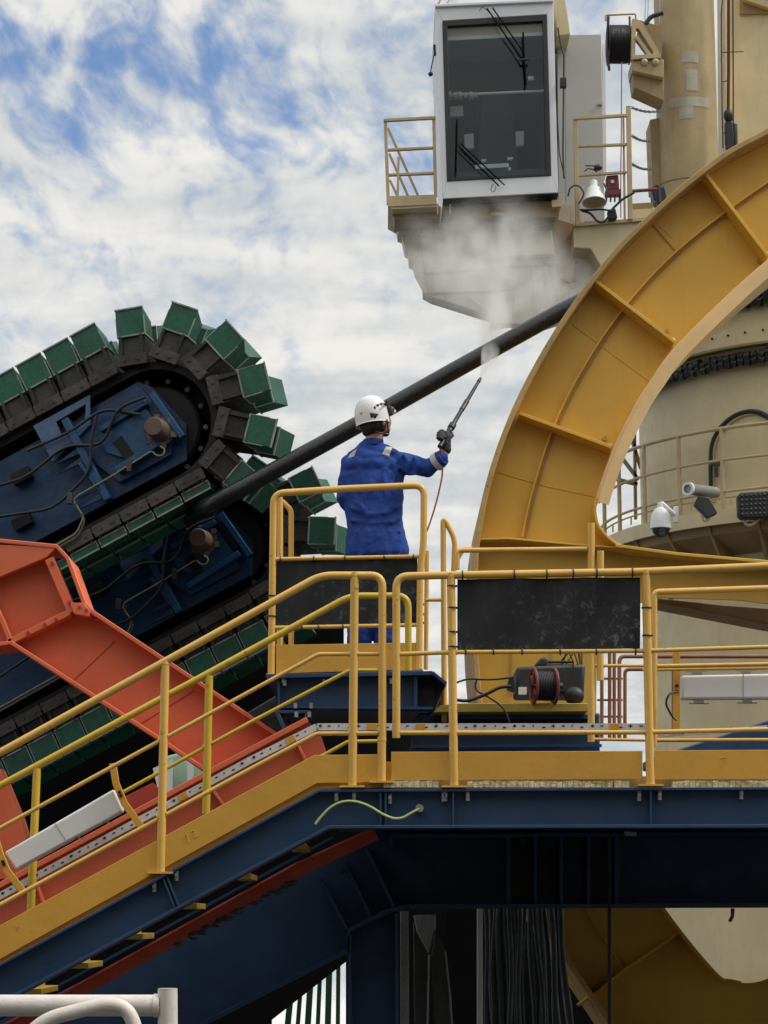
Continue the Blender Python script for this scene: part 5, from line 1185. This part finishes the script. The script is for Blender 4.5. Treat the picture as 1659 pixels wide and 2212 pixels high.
    hdecal([(777, 889), (782, 889), (782, 892), (777, 892)], 'clip', 'cabinet')
    bb = MB(); bb.tube([P3(838, 878, -.03), P3(843, 885, -.03), P3(846, 893, -.02)], .016, 8); bb.ball(P3(846, 886, 0), .03, (.7, 1, .8)); bb.build('headlamp', 'dark_plastic', hel)
    MB().ball(P3(850, 889, .0), .016, (1, 1, 1)).build('headlamp_lens', 'white', hel)
    MB().tube([P3(836, 905, -.085), P3(838, 925, -.07), P3(840, 937, -.02), P3(838, 940, .04)], .005, 6).build('chin_strap', 'seal', hel)
    MB().tube([P3(808, 931, -.075), P3(822, 936, -.08), P3(840, 938, -.03)], .006, 6).build('chin_strap', 'seal', hel)
    # lance
    ln = thing('pressure_lance', a, 'black pressure washer lance held up in the worker\'s gloved right hand', 'lance')
    MB().tube([a-L*.10, a+L*.06, a+L*.10], .017, 12).build('grip', 'seal', ln)
    MB().tube([a+L*.10, a+L*.14], .024, 12).build('valve', 'seal', ln)
    MB().tube([a+L*.12, tip-L*.03], .016, 10, r2=.011).build('tube', 'seal', ln)
    MB().tube([tip-L*.04, tip], .014, 10, r2=.009).build('nozzle', 'seal', ln)
    MB().tube([a+L*.30, a+L*.40], .017, 10).build('sleeve', 'seal', ln)
    MB().tube([a+L*.09-V(.02, 0, 0), a+L*.02+V(.045, 0, -.0), a-L*.06+V(.03, 0, 0)], .006, 8).build('trigger', 'seal', ln)
    tag(MB().tube([a-L*.10, P3(957, 1020, -.1), P3(950, 1055, -.1), P3(940, 1095, -.1), P3(926, 1138, -.1), P3(915, 1165, -.1), P3(910, 1300, -.1), P3(908, 1470, -.1)], .0055, 8, .15).build('hose', 'rope_red'), 'thin reddish hose trailing from the lance down behind the railing', 'hose')
    return tip
TIP = build_person()

# ================================================================== WATER SPRAY AND MIST
def vol(name, label, c, sc, mat, rot=None):
    b = MB(); b.ball((0, 0, 0), 1.0, (1, 1, 1), 24, 16)
    me_o = b.build(name, mat); me_o.location = c; 
    me = me_o.data
    me_o.scale = sc
    if rot: me_o.rotation_euler = rot
    for v in me.vertices: v.co.z -= 1.0
    return tag(me_o, label, 'mist', kind='stuff')
vol('mist', 'white mist drifting over the sooty underside of the cab platform', Pt(1075, 580, 21.0), (.80, 1.3, .85), mk_mist('mist_vapour', 1.5, .36, 2.2))
vol('mist', 'thin grey mist spreading left below the crane cab', Pt(960, 560, 22.0), (.75, 1.2, .60), mk_mist('thin_mist_vapour', .9, .34, 2.0))
vol('mist', 'faint mist drifting right along the black pipe', Pt(1190, 620, 21.0), (.55, 1.0, .45), mk_mist('faint_mist_vapour', .9, .36, 2.4))
vol('mist', 'narrow plume of spray rising from the black pipe into the mist', Pt(1068, 715, 17.6), (.17, .25, .50), mk_mist('plume_vapour', 7.0, .28, 2.4, (1, 1, .6)), (0, R(6), 0))
# spray fan from the nozzle
b = MB(); T = TIP; E1 = Pt(1062, 752, 17.2); dd = (E1-T).normalized(); qm = dd.to_track_quat('Z', 'Y').to_matrix(); LL = (E1-T).length
b.lathe(T, [(.0005, 0), (.004, .01), (.03, LL*.35), (.095, LL*1.1), (.001, LL*1.14)], 16, M3=qm)
m, gg = newmat('spray_droplets'); oc = gg.n('ShaderNodeTexCoord').outputs['Object']; oz = gg.n('ShaderNodeSeparateXYZ', {0: oc}).outputs[2]
dn = gg.m('MULTIPLY', gg.step(oz, .0, .40, 16.0, .9), gg.step(gg.noise(gg.n('ShaderNodeMapping', {0: oc, 3: (16, 16, 3)}).outputs[0], 1.6, 4, .6), .35, .65, .25, 1.5))
v = gg.n('ShaderNodeVolumePrincipled', {'Color': (.97, .98, 1, 1), 'Density': dn, 'Anisotropy': .3}); gg.n('ShaderNodeOutputMaterial', {'Volume': v.outputs[0]})
tag(b.build('water_spray', m), 'white fan of water spraying from the lance tip onto the black pipe', 'spray', kind='stuff')
